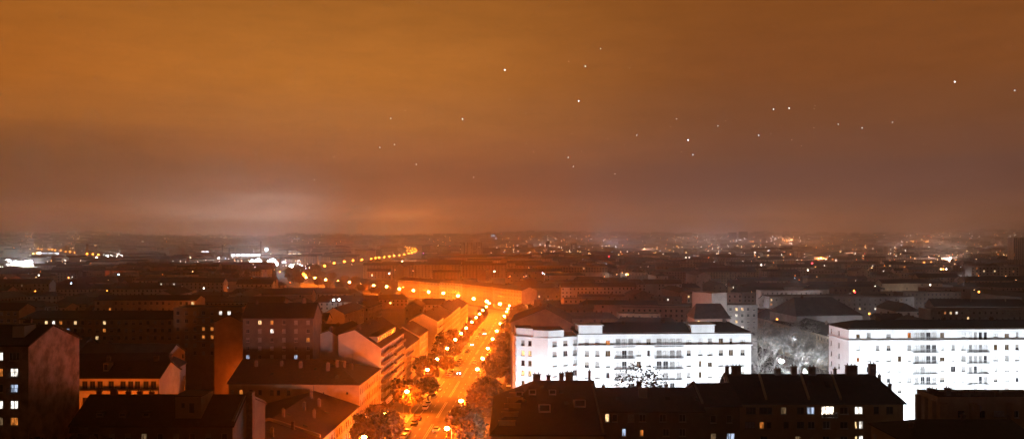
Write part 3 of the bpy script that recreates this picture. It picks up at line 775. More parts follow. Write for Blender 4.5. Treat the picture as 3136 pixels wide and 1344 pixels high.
building('tenement', 'narrow dark tenement stepping up toward the long chimneyed roof', 'tenement', (36.2, 161), (43.2, 161), 28.1, 16,
         ('gable', 2.9, .5, 0, 0, 0), wall_dark, roof_dark, {0: [(2.0, 21.4, 1.0, 1.4, 'd', False), (5.3, 21.4, 1.5, 1.4, 'b', False), (2.0, 24.8, 1.1, 1.4, 'dark', False), (5.0, 24.8, 1.1, 1.4, 'dark', False)]},
         near=True, extra=r2b, chims=[(5.6, 8, .6, .5, .5, 1)], group='dark rooftops in front of the white blocks')
# R3: long ridge with chimneys
X3 = 44.2; Y3 = 170
def f3(px): return xs(px, Y3, X3)
def r3x(root, ro, w, d, z, zt):
    for px in (2363, 2494, 2592): partywall(ro, f3(px)-1.0, .2, 5.0, zt, .45, .4, mat=wall_ochre)
    partywall(ro, -.1, .2, d-.3, zt, .6, .4, mat=wall_ochre)
    for px in (2316, 2384, 2470): antenna(ro, xs(px, 176, X3), 5.5, z+4.9, .9)
    for x in (6.5, 16.5, 20): skylight(ro, x, 2.6, zt)
    g_ = MB(); g_.box(-.3, w+.5, -.62, -.47, z-.28, z-.10); g_.build('gutter', rail_m, ro)
    b = balcony(root, (0, 0), (w, 0), f3(2515), f3(2560), 25.0-.95, .9)
    fl_ = MB(); r_ = random.Random(2)
    for i in range(260):
        x = f3(2515)+r_.random()*(f3(2560)-f3(2515)); y = -.95+r_.gauss(0, .12); zz = 24.45+r_.gauss(0, .22); a = r_.random()*3
        fl_.quad((x-.1*cos(a), y, zz-.07), (x+.1*cos(a), y-.08, zz-.05), (x+.1*cos(a), y, zz+.08), (x-.1*cos(a), y+.05, zz+.06))
    fl_.build('balcony_plants', leaf_dk, b)
r1, r2, r3 = 24.55, 21.65, 18.75
win3 = [(f3(2300), r1, 2.0, 1.4, 'dark', 1), (f3(2345), r1, 2.6, 1.4, 'dark', 1), (f3(2400), r1, 1.1, 1.4, 'd', 0), (f3(2452), r1, 1.5, 1.4, 'dark', 1), (f3(2483), r1, 1.5, 1.4, 'b', 0),
        (f3(2535), r1-.15, 2.5, 1.7, 'B', 0), (f3(2585), r1, 1.7, 1.4, 'dark', 0), (f3(2630), r1, 1.6, 1.5, 'w', 0), (f3(2684), r1, 1.1, 1.5, 'dark', 1), (f3(2725), r1, 1.4, 1.5, 'dark', 1),
        (f3(2297), r2, 2.0, 1.4, 'curt', 1), (f3(2333), r2, .85, 1.35, 'o', 0), (f3(2355), r2, 1.0, 1.3, 'dark', 1), (f3(2408), r2, 1.1, 1.4, 'dark', 1), (f3(2452), r2, 1.5, 1.4, 'dark', 1),
        (f3(2485), r2, 1.4, 1.4, 'dark', 0), (f3(2531), r2, 1.5, 1.5, 'dark', 0), (f3(2585), r2, 1.6, 1.4, 'dark', 0), (f3(2622), r2, .5, 1.4, 'y', 0), (f3(2637), r2, .85, 1.5, 'w', 0), (f3(2700), r2, 1.2, 1.4, 'curt', 0),
        (f3(2340), r3, 1.4, 1.4, 'dark', 1), (f3(2443), r3, 1.1, 1.4, 'd', 0), (f3(2530), r3, 1.4, 1.4, 'dark', 0), (f3(2585), r3, 1.5, 1.4, 'dark', 0), (f3(2622), r3, .5, 1.4, 'y', 0), (f3(2637), r3, .85, 1.5, 'w', 0)]
building('tenement', 'long dark tenement with a row of chimneys on its ridge and several brightly lit windows', 'tenement', (X3, Y3), (78.4, Y3), 26.85, 12,
         ('gable', 4.9, .45, 0, 3.8, 0), wall_ochre, roof_dark, {0: win3}, near=True, extra=r3x,
         chims=[(.2, 5.4, .7, .7, 1.4), (2.1, 5.4, 1.9, .8, 1.5, 3), (10.6, 5.4, 1.2, .7, .9), (14.0, 5.4, 1.1, .7, 1.4), (17.7, 5.4, 1.4, .8, 1.3), (22.5, 5.4, .6, .5, .9, 1),
                (25.9, 5.4, 2.3, .9, 1.6, 3), (30.2, 5.4, 1.4, .8, 1.9), (31.7, 5.4, .5, .5, 1.1, 1), (33.0, 3.5, .7, .5, 1.1, 1)], group='dark rooftops in front of the white blocks')
# R4
building('tenement', 'low dark tenement with shallow hipped roof before the gap at lower right', 'tenement', (63.3, 135), (84, 135), 27.3, 14.5,
         ('gable', 1.9, .6, 5.5, 0, 0), wall_ochre, roof_dark, {0: grid(20.7, [24.2], n=6, w=1.1, h=1.5, rnd=R), 3: grid(14.5, [24.2], n=3, rnd=R)}, near=True,
         chims=[(3.0, 6, .6, .5, .7, 1), (13, 8.6, .7, .5, .6, 1)], group='dark rooftops in front of the white blocks')
# R5
def r5x(root, ro, w, d, z, zt):
    m = MB(); ps = MB()
    for x0, x1, o in ((.0, 1.6, .9), (5.9, 6.6, 2.2), (12.8, 13.3, 1.5)): ps.box(x0, x1, -o, -.003, 0, z-.5)
    for y0, y1 in ((.6, 2.0), (3.6, 4.6), (6.4, 7.4)): ps.box(-.7, -.003, y0, y1, 0, z-.3)
    ps.build('pilaster', wall_ochre, root)
    d_ = MB(); cx, cz = 6.6, z-1.35
    n = 14; rr = .88
    for i in range(n):
        for q, (r0, r1_, y0, y1) in enumerate(((0, .5, -.05, -.12), (.5, 1, -.12, -.32))):
            a, b = 2*pi*i/n, 2*pi*(i+1)/n
            d_.quad((cx+cos(a)*rr*r0, -1.0+y0, cz+sin(a)*rr*r0), (cx+cos(b)*rr*r0, -1.0+y0, cz+sin(b)*rr*r0), (cx+cos(b)*rr*r1_, -1.0+y1, cz+sin(b)*rr*r1_), (cx+cos(a)*rr*r1_, -1.0+y1, cz+sin(a)*rr*r1_))
    d_.tube([(cx+.6, -1.0, cz), (cx+.6, -.05, cz-.5)], [.06, .06], 5); d_.tube([(cx, -1.15, cz-.8), (cx, -1.75, cz)], [.025, .02], 4)
    d_.build('satellite_dish', dish_m, root)
    antenna(ro, 10.6, 3, z, 1.2); antenna(ro, 11.2, 3, z, 1.4); antenna(ro, 14.5, 3, z, .8); vent(ro, 12.3, 3, z)
    for s0, zz in ((9.6, 26.2), (9.6, 22.8)): balcony(root, (0, 0), (w, 0), s0, s0+3.0, zz, 1.1)
building('tenement', 'dark tenement at the bottom right corner with a round satellite dish and blind buttressed wall', 'tenement', (78.7, 157), (106, 157), 29.9, 8, ('flat', 0), wall_ochre, roof_dark,
         {0: [(4.4, 26.6, 1.3, 1.3, 'dark', 1), (8.2, 26.6, 1.3, 1.3, 'dark', 1), (11.4, 26.9, 2.0, 1.0, 'curt', 0), (14.4, 26.6, 1.3, 1.3, 'dark', 0), (4.4, 23.4, 1.3, 1.4, 'dark', 1), (8.2, 23.4, 1.3, 1.4, 'dark', 1),
              (11.0, 23.2, 1.2, 1.4, 'd', 0), (14.0, 23.2, .9, 1.3, 'b', 0), (16.5, 23.2, 1.2, 1.3, 'd', 0)]}, near=True, extra=r5x,
         chims=[(1.2, 5, 1.1, .8, 1.0), (2.3, 5, .5, .5, .8, 1), (3.9, 4, 1.0, .8, 1.3), (5.8, 4, .6, .5, .3, 1), (7.2, 3.4, 1.2, .8, .7), (9, 4, 2.0, .7, .4, 1), (13.5, 4, .9, .7, .6, 1)], group='dark rooftops in front of the white blocks')

# ================================================================== LEFT FOREGROUND
# A
A0, A1 = XY(-150, 153), XY(87, 153); fa = lambda px: xs(px, 153, A0[0])
zA = [37.75, 34.85, 32.0, 29.05, 26.05]
wA = []
for r, z_ in enumerate(zA):
    for px, ks in ((43, ('dark', 'w', 'b', 'w', 'o')), (-3, ('w', 'o', 'dark', 'w', 'd')), (-45, ('dark', 'dark', 'w', 'dark', 'dark')), (-92, ('dark', 'y', 'dark', 'dark', 'curt'))):
        wA.append((fa(px), z_, 1.9 if (r == 0 and px == 43) else 1.38, 1.45, ks[r], False))
def ax(root, ro, w, d, z, zt):
    m = MB(); x = fa(40)-1.6; m.box(x, x+2.1, 2.6, 6.5, zt(x, 3)-.5, zt(x, 3)+1.9); m.box(x-.2, x+2.3, 2.4, 6.5, zt(x, 3)+1.901, zt(x, 3)+2.05, 1); m.build('dormer', [wall_pale, roof_dark], ro)
    for j, z_ in enumerate(zA[1:]):
        if j in (0, 1): balcony(root, (0, 0), (w, 0), fa(43)-1.1, fa(43)+.9, z_-.12, .5)
building('tower_tenement', 'tall tenement on the left edge with a patched stone gable wall and lit white windows', 'tenement', A0, A1, 40.6, 18,
         ('gable', 2.9, .44, 0, 0, -1.0), wall_stone, roof_dark, {0: wA}, near=True, extra=ax, chims=[(9.5, 8, 1.0, .7, .8)])
# C
C0, C1 = XY(205, 200), XY(487, 200)
def cxx(root, ro, w, d, z, zt):
    m = MB(); m.box(-.2, w+.15, -1.1, -.002, z-4.05, z-3.85); m.box(-.2, w+.15, -1.1, -1.0, z-3.849, z-2.95); m.build('balcony', wall_cream, root)
    c = MB(); c.box(-.2, w+.15, -.35, -.003, z-.45, z-.15); c.build('cornice', wall_cream, root)
    dormer(ro, 8.2, 2.0, zt, 1.2, 2.0, wall=wall_ochre); skylight(ro, 13.5, 2.2, zt)
wC = grid(21.7, [24.35], cols=[4.2, 6.0, 7.8, 10.4, 13.2, 15.0, 16.6, 18.6, 20.4], w=1.25, h=1.7, rnd=R, kinds=('dark',), brown=True)+grid(21.7, [20.6, 17.8], n=8, w=1.2, h=1.6, rnd=R, kinds=('dark', 'curt'), brown=True)
building('tenement', 'tenement with an orange lit top floor and long balcony right of the stone gable', 'tenement', C0, C1, 26.95, 12.5, ('gable', 3.1, .5, 0, 0, 0), wall_cream, roof_dark, {0: wC}, near=True,
         extra=cxx, chims=[(7, 6, .9, .6, .8), (18.5, 6.2, 1.1, .7, .9)])
for i, (px, Y) in enumerate(((250, 190), (330, 190.5), (410, 190.5))):
    copy_thing(ORS, (XY(px, Y)[0], Y, 0), 0, f'orange courtyard lamp hidden below the dark ridge, {ORD[i]} from the stone gable', 'hidden courtyard lamps', 2.0 if i == 0 else 1.7)
# D
D0, D1 = XY(218, 163), XY(712, 163)
def dxx(root, ro, w, d, z, zt):
    m = MB(); x = w-11.6; m.box(x, x+5.0, 1.6, 8, zt(x, 1.6)-.3, zt(x, 1.6)+4.2); m.box(x-.2, x+5.2, 1.4, 8, zt(x, 1.6)+4.201, zt(x, 1.6)+4.35, 1)
    m.box(x+2.7, x+3.7, 1.57, 1.598, zt(x, 1.6)+1.0, zt(x, 1.6)+2.9, 2); m.box(x+1.2, x+1.8, 1.57, 1.598, zt(x, 1.6)+2.0, zt(x, 1.6)+2.9, 2); m.build('roof_house', [wall_ochre, roof_dark, glass_dark], ro)
    for x in (4.6, 9.0, 13.6): dormer(ro, x, 1.8, zt, 1.3, 1.1, 1.6, wall=wall_dark)
    partywall(ro, w-.05, .3, d-.3, zt, .35, .5, mat=wall_dark)
    c = MB(); c.box(w+.3, w+1.5, 7.5, 9.3, z-8, z+4.9); c.build('chimney_stack', chim_m, root)
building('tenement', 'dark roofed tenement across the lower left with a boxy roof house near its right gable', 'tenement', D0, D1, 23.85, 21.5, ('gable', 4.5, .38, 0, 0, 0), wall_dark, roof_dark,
         {0: grid(31, [20.7, 17.9], n=10, w=1.1, h=1.6, rnd=R, lit={(0, 4): 'd'})}, near=True, extra=dxx,
         chims=[(1.4, 8.2, .9, .6, .5), (4.4, 8.2, 1.3, .7, .9), (7.3, 8.2, .9, .6, .4), (9.6, 8.2, .9, .6, .4), (12, 8.2, .9, .6, .3)])
# G : long house ending on the boulevard
G0, G1 = XY(700, 262), XY(1100, 260)
def fgx(px): return xs(px, 261, G0[0])
wG = [(fgx(px), 11.3, 1.1, 1.6, k, True) for px, k in ((708, 'curt'), (735, 'o'), (766, 'dark'), (795, 'dark'), (832, 'dark'), (852, 'dark'), (884, 'dark'))]
wG += [(fgx(px), 7.4, 1.1, 1.6, 'dark', True) for px in (708, 735, 766, 795, 845)]+[(fgx(992), 11.6, .5, .8, 'dark', True), (fgx(992), 9.8, .6, .8, 'dark', True), (fgx(1065), 11.8, .7, .7, 'dark', True)]
def gxx(root, ro, w, d, z, zt):
    for x, y in ((33, 3.0), (30.0, 9), (12, 4), (25, 7)): skylight(ro, x, y, zt)
    antenna(ro, 35.5, 13.5, z+5.3, 2.2); antenna(ro, 32.6, 13, z+5.3, 2.0)
    m = MB(); m.box(fgx(962)-.12, fgx(962)+.12, -.12, -.003, 0, z-.6); m.build('downpipe', rail_m, root)
building('corner_house', 'long low tenement whose hipped roof ends on the boulevard above an orange lit wall', 'tenement', G0, G1, 14.95, 31.5, ('gable', 5.6, .42, 0, 12, 0), wall_ochre, roof_red,
         {0: wG, 1: grid(31.5, [11.6, 8.0, 4.4, 1.2], n=12, w=1.1, h=1.9, rnd=R, kinds=('dark', 'shut', 'dark'), brown=True)}, near=True, extra=gxx,
         chims=[(5.5, 9, .9, .7, 1.5), (13.5, 9.5, .9, .7, 1.2), (20, 8.5, 1.0, .8, 1.6), (29.2, 7, 1.0, .9, 2.2), (31.6, 9, .9, .8, 1.8), (33.4, 11, .7, .7, 1.6), (35.5, 13, .5, .4, 1.8, 1)])
# street facing houses, front wall on the boulevard, near end first
def SX(Y): return -58.9+.0466*Y
def street_house(name, label, Y0, Y1, z, dep, roof, wall, roofm, rows, near=True, **kw):
    L = math.hypot(SX(Y1)-SX(Y0), Y1-Y0); side3 = kw.pop('side3', None); opt = kw.pop('opt', {})
    sd = {0: grid(L, rows, step=2.6, w=1.1, h=1.9, rnd=R, brown=True, **opt)}
    if side3: sd[3] = side3
    return building(name, label, 'tenement', (SX(Y0), Y0), (SX(Y1), Y1), z, dep, roof, wall, roofm, sd, near=near, **kw)
def hx(root, ro, w, d, z, zt):
    partywall(ro, w*.5, .3, d*.9, zt, .7, .6, n=8, mat=wall_cream)
    for x, y in ((w*.56, 5), (w*.62, 11), (w*.78, 4), (w*.3, 6), (w*.4, 10), (w*.2, 9)): skylight(ro, x, y, zt)
street_house('tenement', 'low tenement with dark red roof on the left kerb at the bottom of the photo', 176, 258.5, 8.6, 30, ('gable', 4.4, .45, 0, 0, 0), wall_cream, roof_red, [5.2, 1.6], extra=hx,
             opt=dict(kinds=('dark', 'shut', 'dark', 'curt')), chims=[(w_, y_, .6, .7, 2.0, 1) for w_, y_ in ((30, 9), (40, 7), (48, 12), (56, 6), (60, 10), (68, 8), (74, 12))])
def s3x(root, ro, w, d, z, zt):
    for r in range(6):
        for s0, s1 in ((1.5, w*.46), (w*.54, w-1.5)): balcony(root, (0, 0), (w, 0), s0, s1, 18.9-r*3.1, 1.1, True, wall_dark)
    m = MB(); m.box(-.0, w+.0, -.25, -.003, z-.4, z-.1); m.build('cornice', wall_pale, root)
    a = MB(); a.box(2.5, w-9, 1.6, 6.5, z-.2, z+3.4); a.box(2.1, w-8.6, 1.2, 7, z+3.401, z+3.6, 1)
    for i in range(9): x = 4+i*3.6; a.box(x, x+1.6, 1.56, 1.598, z+1.0, z+2.8, 2)
    a.build('attic', [wall_grey, roof_dark, glass_dark], ro)
street_house('balcony_house', 'tall pinkish tenement with stacked dark balconies on the left side of the boulevard', 292, 338, 22.0, 14.6, ('gable', 6.2, .6, 0, 0, 4.4), wall_pale, roof_dark,
             [19.0-3.1*i for i in range(6)], extra=s3x, chims=[(5, 8.5, .7, 1.2, 1.0), (20, 8.5, .7, 1.4, 1.0), (34, 8.5, .7, 1.4, 1.0)])
building('tenement', 'rose walled house whose blank gable rises beside the balconied tenement', 'tenement', (XY(1034, 293)[0], 296), (XY(1034, 293)[0]+1.6, 330), 25.2, 10.2, ('gable', 2.3, .35, 0, 0, 0), wall_pale, roof_dark,
         chims=[(1.0, 3.2, .7, 1.0, 1.2), (14, 4, .7, 1.0, 1.0)])
street_house('tenement', 'orange lit tenement with recessed top floor just past the balconied one', 340, 377, 15.0, 15, ('gable', 4.5, .5, 0, 0, 0), wall_ochre, roof_red, [12.2, 9.1, 6, 2.9], chims=[(8, 7, .7, 1, 1.2), (24, 7, .7, 1, 1.2)],
             extra=lambda root, ro, w, d, z, zt: [balcony(root, (0, 0), (w, 0), 3, 17, 11.9, 1.0)])
street_house('tenement', 'narrow orange lit tenement before the dark trees on the left side', 378.5, 404, 15.8, 15, ('gable', 4.5, .5, 0, 0, 0), wall_cream, roof_red, [12.6, 9.5, 6.4, 3.3], chims=[(12, 7, .7, 1, 1.4)])
street_house('tenement', 'pinkish end house with balconies at the start of the farther facade row', 438, 462, 16.6, 15, ('gable', 4, .5, 0, 0, 0), wall_pale, roof_red, [13.2, 10.1, 7, 3.9], chims=[(5, 7, .7, 1, 1.2)],
             extra=lambda root, ro, w, d, z, zt: [balcony(root, (0, 0), (w, 0), 2, 21, q, 1.0) for q in (12.9, 9.8, 6.7)])
street_house('tenement', 'orange lit facade in the farther row left of the boulevard', 463.5, 503, 15.3, 15, ('gable', 4, .5, 0, 0, 0), wall_ochre, roof_red, [12.2, 9.1, 6, 2.9], near=False, chims=[(9, 7, .7, 1, 1.2), (28, 7, .7, 1, 1.2)])
street_house('tenement', 'plain orange facade second from the far end of the left row', 504.5, 548, 15.6, 15, ('gable', 4, .5, 0, 0, 0), wall_cream, roof_red, [12.2, 9.1, 6, 2.9], near=False, chims=[(9, 7, .7, 1, 1.2)])
street_house('tenement', 'last orange facade of the left row before the bend', 549.5, 596, 13.6, 14, ('gable', 3.5, .5, 0, 0, 0), wall_ochre, roof_red, [10.2, 7.1, 4], near=False, chims=[(20, 7, .7, 1, 1.2)])

# ================================================================== MIDDLE LEFT
def cam_house(label, px0, px1, Y, z, dep, roof, wall, roofm, n_rows, step=2.75, lit=None, w=1.15, near=False, rowh=2.9, top=2.3, name='tenement', cat='tenement', **kw):
    p0, p1 = XY(px0, Y), XY(px1, Y); L = p1[0]-p0[0]
    wl_ = {}
    if lit:
        n = max(1, int((L-3.2)/step)+1); cols = [1.6+(L-3.2)*(i/(n-1) if n > 1 else .5) for i in range(n)]
        for px, r, kk in lit:
            s = xs(px, Y, p0[0]); c = min(range(n), key=lambda i: abs(cols[i]-s)); wl_[(r, c)] = kk
    return building(name, label, cat, p0, p1, z, dep, roof, wall, roofm, {0: grid(L, [z-top-rowh*i for i in range(n_rows)], step=step, w=w, h=1.4, rnd=R, lit=wl_, brown=R.random() < .5, plit=.035)}, near=near, **kw)
def loggias(cols, zs, wd=4.6):
    def f(root, ro, w, d, z, zt):
        for c in cols:
            for q in zs: balcony(root, (0, 0), (w, 0), c, c+wd, q, 1.2)
    return f
cam_house('long plain apartment block with a few lit windows right above the stone gable', 62, 532, 325, 28.75, 13, ('gable', 2.6, .5, 3, 0, 0), wall_ochre, roof_dark, 4,
          lit=[(148, 0, 'y'), (163, 0, 'w'), (180, 0, 'o'), (232, 0, 'y'), (212, 1, 'b'), (324, 0, 'y'), (324, 1, 'o')], extra=loggias([20, 33.5, 49], [25.3, 22.4, 19.5]), chims=[(8, 6, .8, .6, 1), (25, 6, .8, .6, 1), (43, 6, .8, .6, 1)],
          name='apartment_block', cat='apartment block')
cam_house('low ochre block at the left edge behind the stone gable tenement', -110, 58, 348, 30.2, 12, ('gable', 2.4, .5, 0, 0, 0), wall_ochre, roof_dark, 4, chims=[(8, 6, .8, .6, 1)])
cam_house('six storey orange lit block with dark loggias left of the pointed gable', 531, 741, 308, 34.0, 12, ('flat', 0), wall_ochre, roof_dark, 6, step=2.9,
          lit=[(668, 0, 'w'), (690, 0, 'w'), (615, 2, 'o'), (640, 2, 'o'), (615, 3, 'o'), (640, 3, 'o')], extra=loggias([8.3], [31.0, 28.1, 25.2, 22.3], 5.2), name='apartment_block', cat='apartment block')
building('tenement', 'blank pointed gable wall lit dull yellow from the lower right', 'tenement', (XY(742, 296)[0], 296), (XY(742, 296)[0]-.5, 312), 30.4, 9.6, ('gable', 2.5, .45, 0, 0, 0), wall_ochre, roof_dark)
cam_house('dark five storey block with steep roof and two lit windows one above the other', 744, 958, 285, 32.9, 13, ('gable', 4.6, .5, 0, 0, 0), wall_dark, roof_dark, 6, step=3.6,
          lit=[(818, 0, 'o'), (818, 1, 'w'), (925, 2, 'o'), (752, 4, 'b'), (905, 4, 'b')], chims=[(3, 6, .8, .7, .8), (19, 6.5, 1.3, .8, 1.2), (13, 6.5, .9, .7, .8)], name='apartment_block', cat='apartment block')
cam_house('strip of orange lit facade above the dark roofs on the left', 290, 600, 402, 30.2, 12, ('gable', 2.0, .5, 0, 0, 0), wall_cream, roof_dark, 3, lit=[(332, 1, 'o'), (597, 0, 'y'), (590, 1, 'y')], chims=[(20, 6, .8, .6, .8)])
ORS.location = (XY(590, 392)[0], 392, 0); ORS.scale = (2.4,)*3; ORS['label'] = 'small warm lamp at the right end of the orange strip of facade'
copy_thing(ORS, (XY(734, 288)[0], 289, 0), 0, 'hidden yellow lamp at the foot of the pointed gable', sc=1.0)
WHS.location = (*head(486, 944, 25), 0); WHS.scale = (3,)*3; WHS['label'] = 'tall white lamp burning in front of the orange strip of facade'
copy_thing(WHS, (*head(1028, 918, 16), 0), 0, 'right lamp of a white pair above the dark roofs left of the boulevard', sc=2)
copy_thing(WHS, (*head(1011, 919, 16), 0), 0, 'left lamp of a white pair above the dark roofs left of the boulevard', sc=2)
copy_thing(ORL, (*head(4, 888, 12), 0), 0, 'orange lamp on the very left edge of the photo', 'pair of orange lamps at the left edge', 1.4)
copy_thing(ORS, (*head(15, 887, 12), 0), 0, 'orange lamp just right of the one on the left edge', 'pair of orange lamps at the left edge', 1.4)
for (px, py) in ((238, 892), (258, 892)): copy_thing(WHS, (*head(px, py, 14), 0), 0, f'small white lamp of the pair on the dark roofs, {"left" if px < 250 else "right"} one', sc=1.7)

# ================================================================== MIDDLE RIGHT, singled out buildings
def q1x(root, ro, w, d, z, zt): pass
building('apartment_block', 'pale end wall of a tall block behind the first white block', 'apartment block', XY(2180, 392), XY(2226, 398), 33.5, 12, ('flat', 0), wall_pale, roof_dark)
cam_house('grey block with three columns of lit windows behind the first white block', 2227, 2320, 400, 27.5, 12, ('flat', 0), wall_grey, roof_dark, 6, step=2.6,
          lit=[(2252, 0, 'y'), (2268, 0, 'y'), (2252, 1, 'w'), (2252, 2, 'y'), (2268, 3, 'w'), (2252, 4, 'w'), (2268, 5, 'b')], name='apartment_block', cat='apartment block')
building('tenement', 'big dark gable roof just right of the boulevard behind the white block', 'tenement', (XY(1745, 330)[0], 322), (XY(1745, 330)[0]+2, 356), 27.5, 23, ('gable', 5.5, .42, 0, 6, 0), wall_dark, roof_dark, chims=[(8, 9, .8, 1, 1), (20, 12, .8, 1, 1)])
cam_house('dark gabled house with bright dormer behind the right roof house', 2128, 2235, 345, 27.0, 14, ('gable', 5.4, .5, 2, 2, 0), wall_pink, roof_grey, 1)
building('tenement', 'row of greyish fronts receding behind the pale trees between the white blocks', 'tenement', (135, 474), (141.6, 371), 16, 14, ('gable', 4, .5, 0, 0, 0), wall_cream, roof_dark,
         {0: grid(103, [12.9, 9.9, 6.9, 3.9], step=3.3, w=1.2, h=1.7, rnd=R, plit=.02)}, chims=[(20, 6, .7, 1, 1.2), (50, 6, .7, 1, 1.2), (80, 6, .7, 1, 1.2)])
building('tenement', 'big dark gabled roof in front of the houses on the right, behind the tree gap', 'tenement', XY(2440, 420), XY(2640, 425), 21, 30, ('gable', 8, .5, 6, 8, 0), wall_grey, roof_grey, chims=[(10, 14, .8, .8, 1)])
cam_house('long low block with warm lit left end across the right middle distance', 2355, 2800, 560, 20, 12, ('flat', 0), wall_grey, roof_grey, 3, step=3.4, lit=[(2362, 0, 'y'), (2370, 1, 'o'), (2600, 0, 'd')], name='apartment_block', cat='apartment block')
cam_house('long flat grey block with a lit corner near the right edge', 2850, 3240, 470, 19.5, 14, ('flat', 0), wall_grey, roof_grey, 3, step=3.2, lit=[(2900, 0, 'o'), (2915, 0, 'y'), (2925, 0, 'w')], name='apartment_block', cat='apartment block')
cam_house('row of flat roofed blocks with balconies left of the lit grey one', 2330, 2520, 640, 19, 12, ('flat', 0), wall_pale, roof_grey, 4, step=3.4, name='apartment_block', cat='apartment block')
def far_block(label, px0, px1, py0, Y, dep, wall, rows, lit_n, kinds='yow', step=3.2, name='tower_block', z0=0, win=(1.4, 1.5), cat='tower block', seed=1, roofm=roof_grey, grp=None):
    """a far block: its dark windows are laid in the wall, the lit ones are windows of their own"""
    rr = random.Random(seed+px0); z = ZZ(py0, Y)-.5; p0, p1 = XY(px0, Y), XY(px1, Y); L = p1[0]-p0[0]; n = max(2, int((L-2)/step))
    q = []; lw_ = []
    cells = [(1.5+(L-3)*i/(n-1), z-2.6-2.95*r) for r in range(rows) for i in range(n)]; rr.shuffle(cells)
    for i, (s, zb) in enumerate(cells):
        if zb < 1: continue
        if i < lit_n: lw_.append((s, zb, win[0]*1.15, win[1]*1.15, rr.choice(kinds), False))
        else: q.append((s, zb, *win))
    b = building(name, label, cat, p0, p1, z, dep, ('flat', 0), wall, roofm, None, qwin={0: q}, z0=z0, group=grp)
    put_windows(b, (0, 0), (L, 0), lw_, False, False); return b
far_block('tower block with columns of lit warm windows near the right edge', 2976, 3062, 815, 900, 14, wall_grey, 8, 11, 'yoyw', name='tower_block')
far_block('tower block with lit stair windows at the right edge of the photo', 3064, 3120, 816, 905, 14, wall_pale, 8, 7, 'oyw')
far_block('pale institutional building with two lit windows in the right distance', 2760, 2885, 836, 1000, 16, wall_cream, 4, 3, 'yw', cat='institution', name='institution_building')
far_block('long building with bright lamps on its front in the centre distance', 1630, 1860, 816, 1000, 16, wall_ochre, 5, 6, 'yow', cat='institution', name='institution_building')
far_block('hotel sized block with scattered lit windows right of centre', 2588, 2692, 809, 1100, 14, wall_grey, 6, 8, 'yow')
far_block('slab block with an orange lit front on the right horizon', 2972, 3034, 779, 1700, 16, wall_ochre, 7, 4, 'o')
far_block('bluish slab end beside the orange lit one on the right horizon', 2948, 2970, 779, 1700, 16, wall_pale, 7, 1, 'b')
far_block('striped orange high rise cut by the right edge of the photo', 3104, 3160, 727, 1500, 18, wall_pale, 14, 10, 'o')
for i, (a_, b_) in enumerate(((1408, 1424), (1430, 1447), (1458, 1476))):
    far_block(f'pale slender tower of the group of three beyond the bend, {ORD[i]} from the left', a_, b_, 742, 2100, 18, wall_pale, 12, 2, 'w', step=4, win=(1.6, 1.6), grp='three pale towers beyond the bend')
for i, (a_, b_, t_, Y_) in enumerate(((1672, 1682, 738, 2300), (1748, 1766, 744, 2300), (2232, 2256, 711, 5600), (2264, 2290, 709, 5700), (2440, 2466, 770, 1700), (230, 262, 747, 2500), (2715, 2730, 755, 2100), (2738, 2750, 762, 2100))):
    far_block(f'distant tower standing above the low city, {ORD[i]} of its kind', a_, b_, t_, Y_, 18, [wall_grey, wall_pale, wall_dark, wall_dark, wall_pale, wall_ochre, wall_ochre, wall_ochre][i], 12, 4, 'wy', step=4, win=(1.7, 1.7))
# ================================================================== BLOCK FILLER: the sea of roofs
def near_axis(x, y, d):
    for a, b in zip(AXS, AXS[1:]):
        if min(a[1], b[1])-60 > y or max(a[1], b[1])+60 < y: continue
        vx, vy = b[0]-a[0], b[1]-a[1]; t = max(0, min(1, ((x-a[0])*vx+(y-a[1])*vy)/(vx*vx+vy*vy)))
        if math.hypot(x-a[0]-vx*t, y-a[1]-vy*t) < d: return True
    return False
# the lamps of the bend must stay visible over the roofs in front of them
LIM = [(900, 852), (930, 868), (1000, 872), (1073, 880), (1147, 888), (1226, 897), (1316, 907), (1361, 912), (1406, 920), (1454, 931), (1490, 940)]
def z_limit(px, Y):
    if px < 900 or px > 1490 or Y > 1150: return 99
    for (a, ya), (b, yb) in zip(LIM, LIM[1:]):
        if a <= px <= b: return ZZ(ya+(yb-ya)*(px-a)/(b-a)+3, Y)
    return 99
WALLS = [('ochre', wall_ochre), ('grey', wall_grey), ('cream', wall_cream), ('rose', wall_pink), ('dark', wall_dark), ('pale', wall_pale)]
ROOFS = [('russet tiled', roof_red), ('dark tiled', roof_dark), ('dull zinc', roof_grey)]
used = {}
cnt = 0
FILL = []
def zone(px, py):
    if px < 1300: a = ['by the left edge', 'in the left quarter', 'left of centre', 'just left of the boulevard'][min(3, max(0, int(px/330)))]
    else: a = ['near the bend of the boulevard', 'over the first white block', 'over the tree gap', 'over the right block'][min(3, max(0, int((px-1300)/420)))]
    return a
R = random.Random(77)
Y = 215.0; row = 0
specs = []
while Y < 2300:
    half = .625*Y+20; x = -half+R.uniform(0, 20); row += 1; ang0 = R.uniform(-.10, .10)
    while x < half:
        L = R.uniform(20, 52)*(1+Y/2500); dep = R.uniform(11, 15); yy = Y+R.uniform(-7, 7)*(1+Y/900); ang = ang0+R.uniform(-.04, .04)+(R.choice((0, 0, 0, pi/2)) if Y > 330 else 0)
        xc = x+L/2; gap = R.choice((.6, .6, 3, 14)); x += L+gap
        specs.append((xc, yy, L, dep, ang, row))
    Y += 26+Y*.035
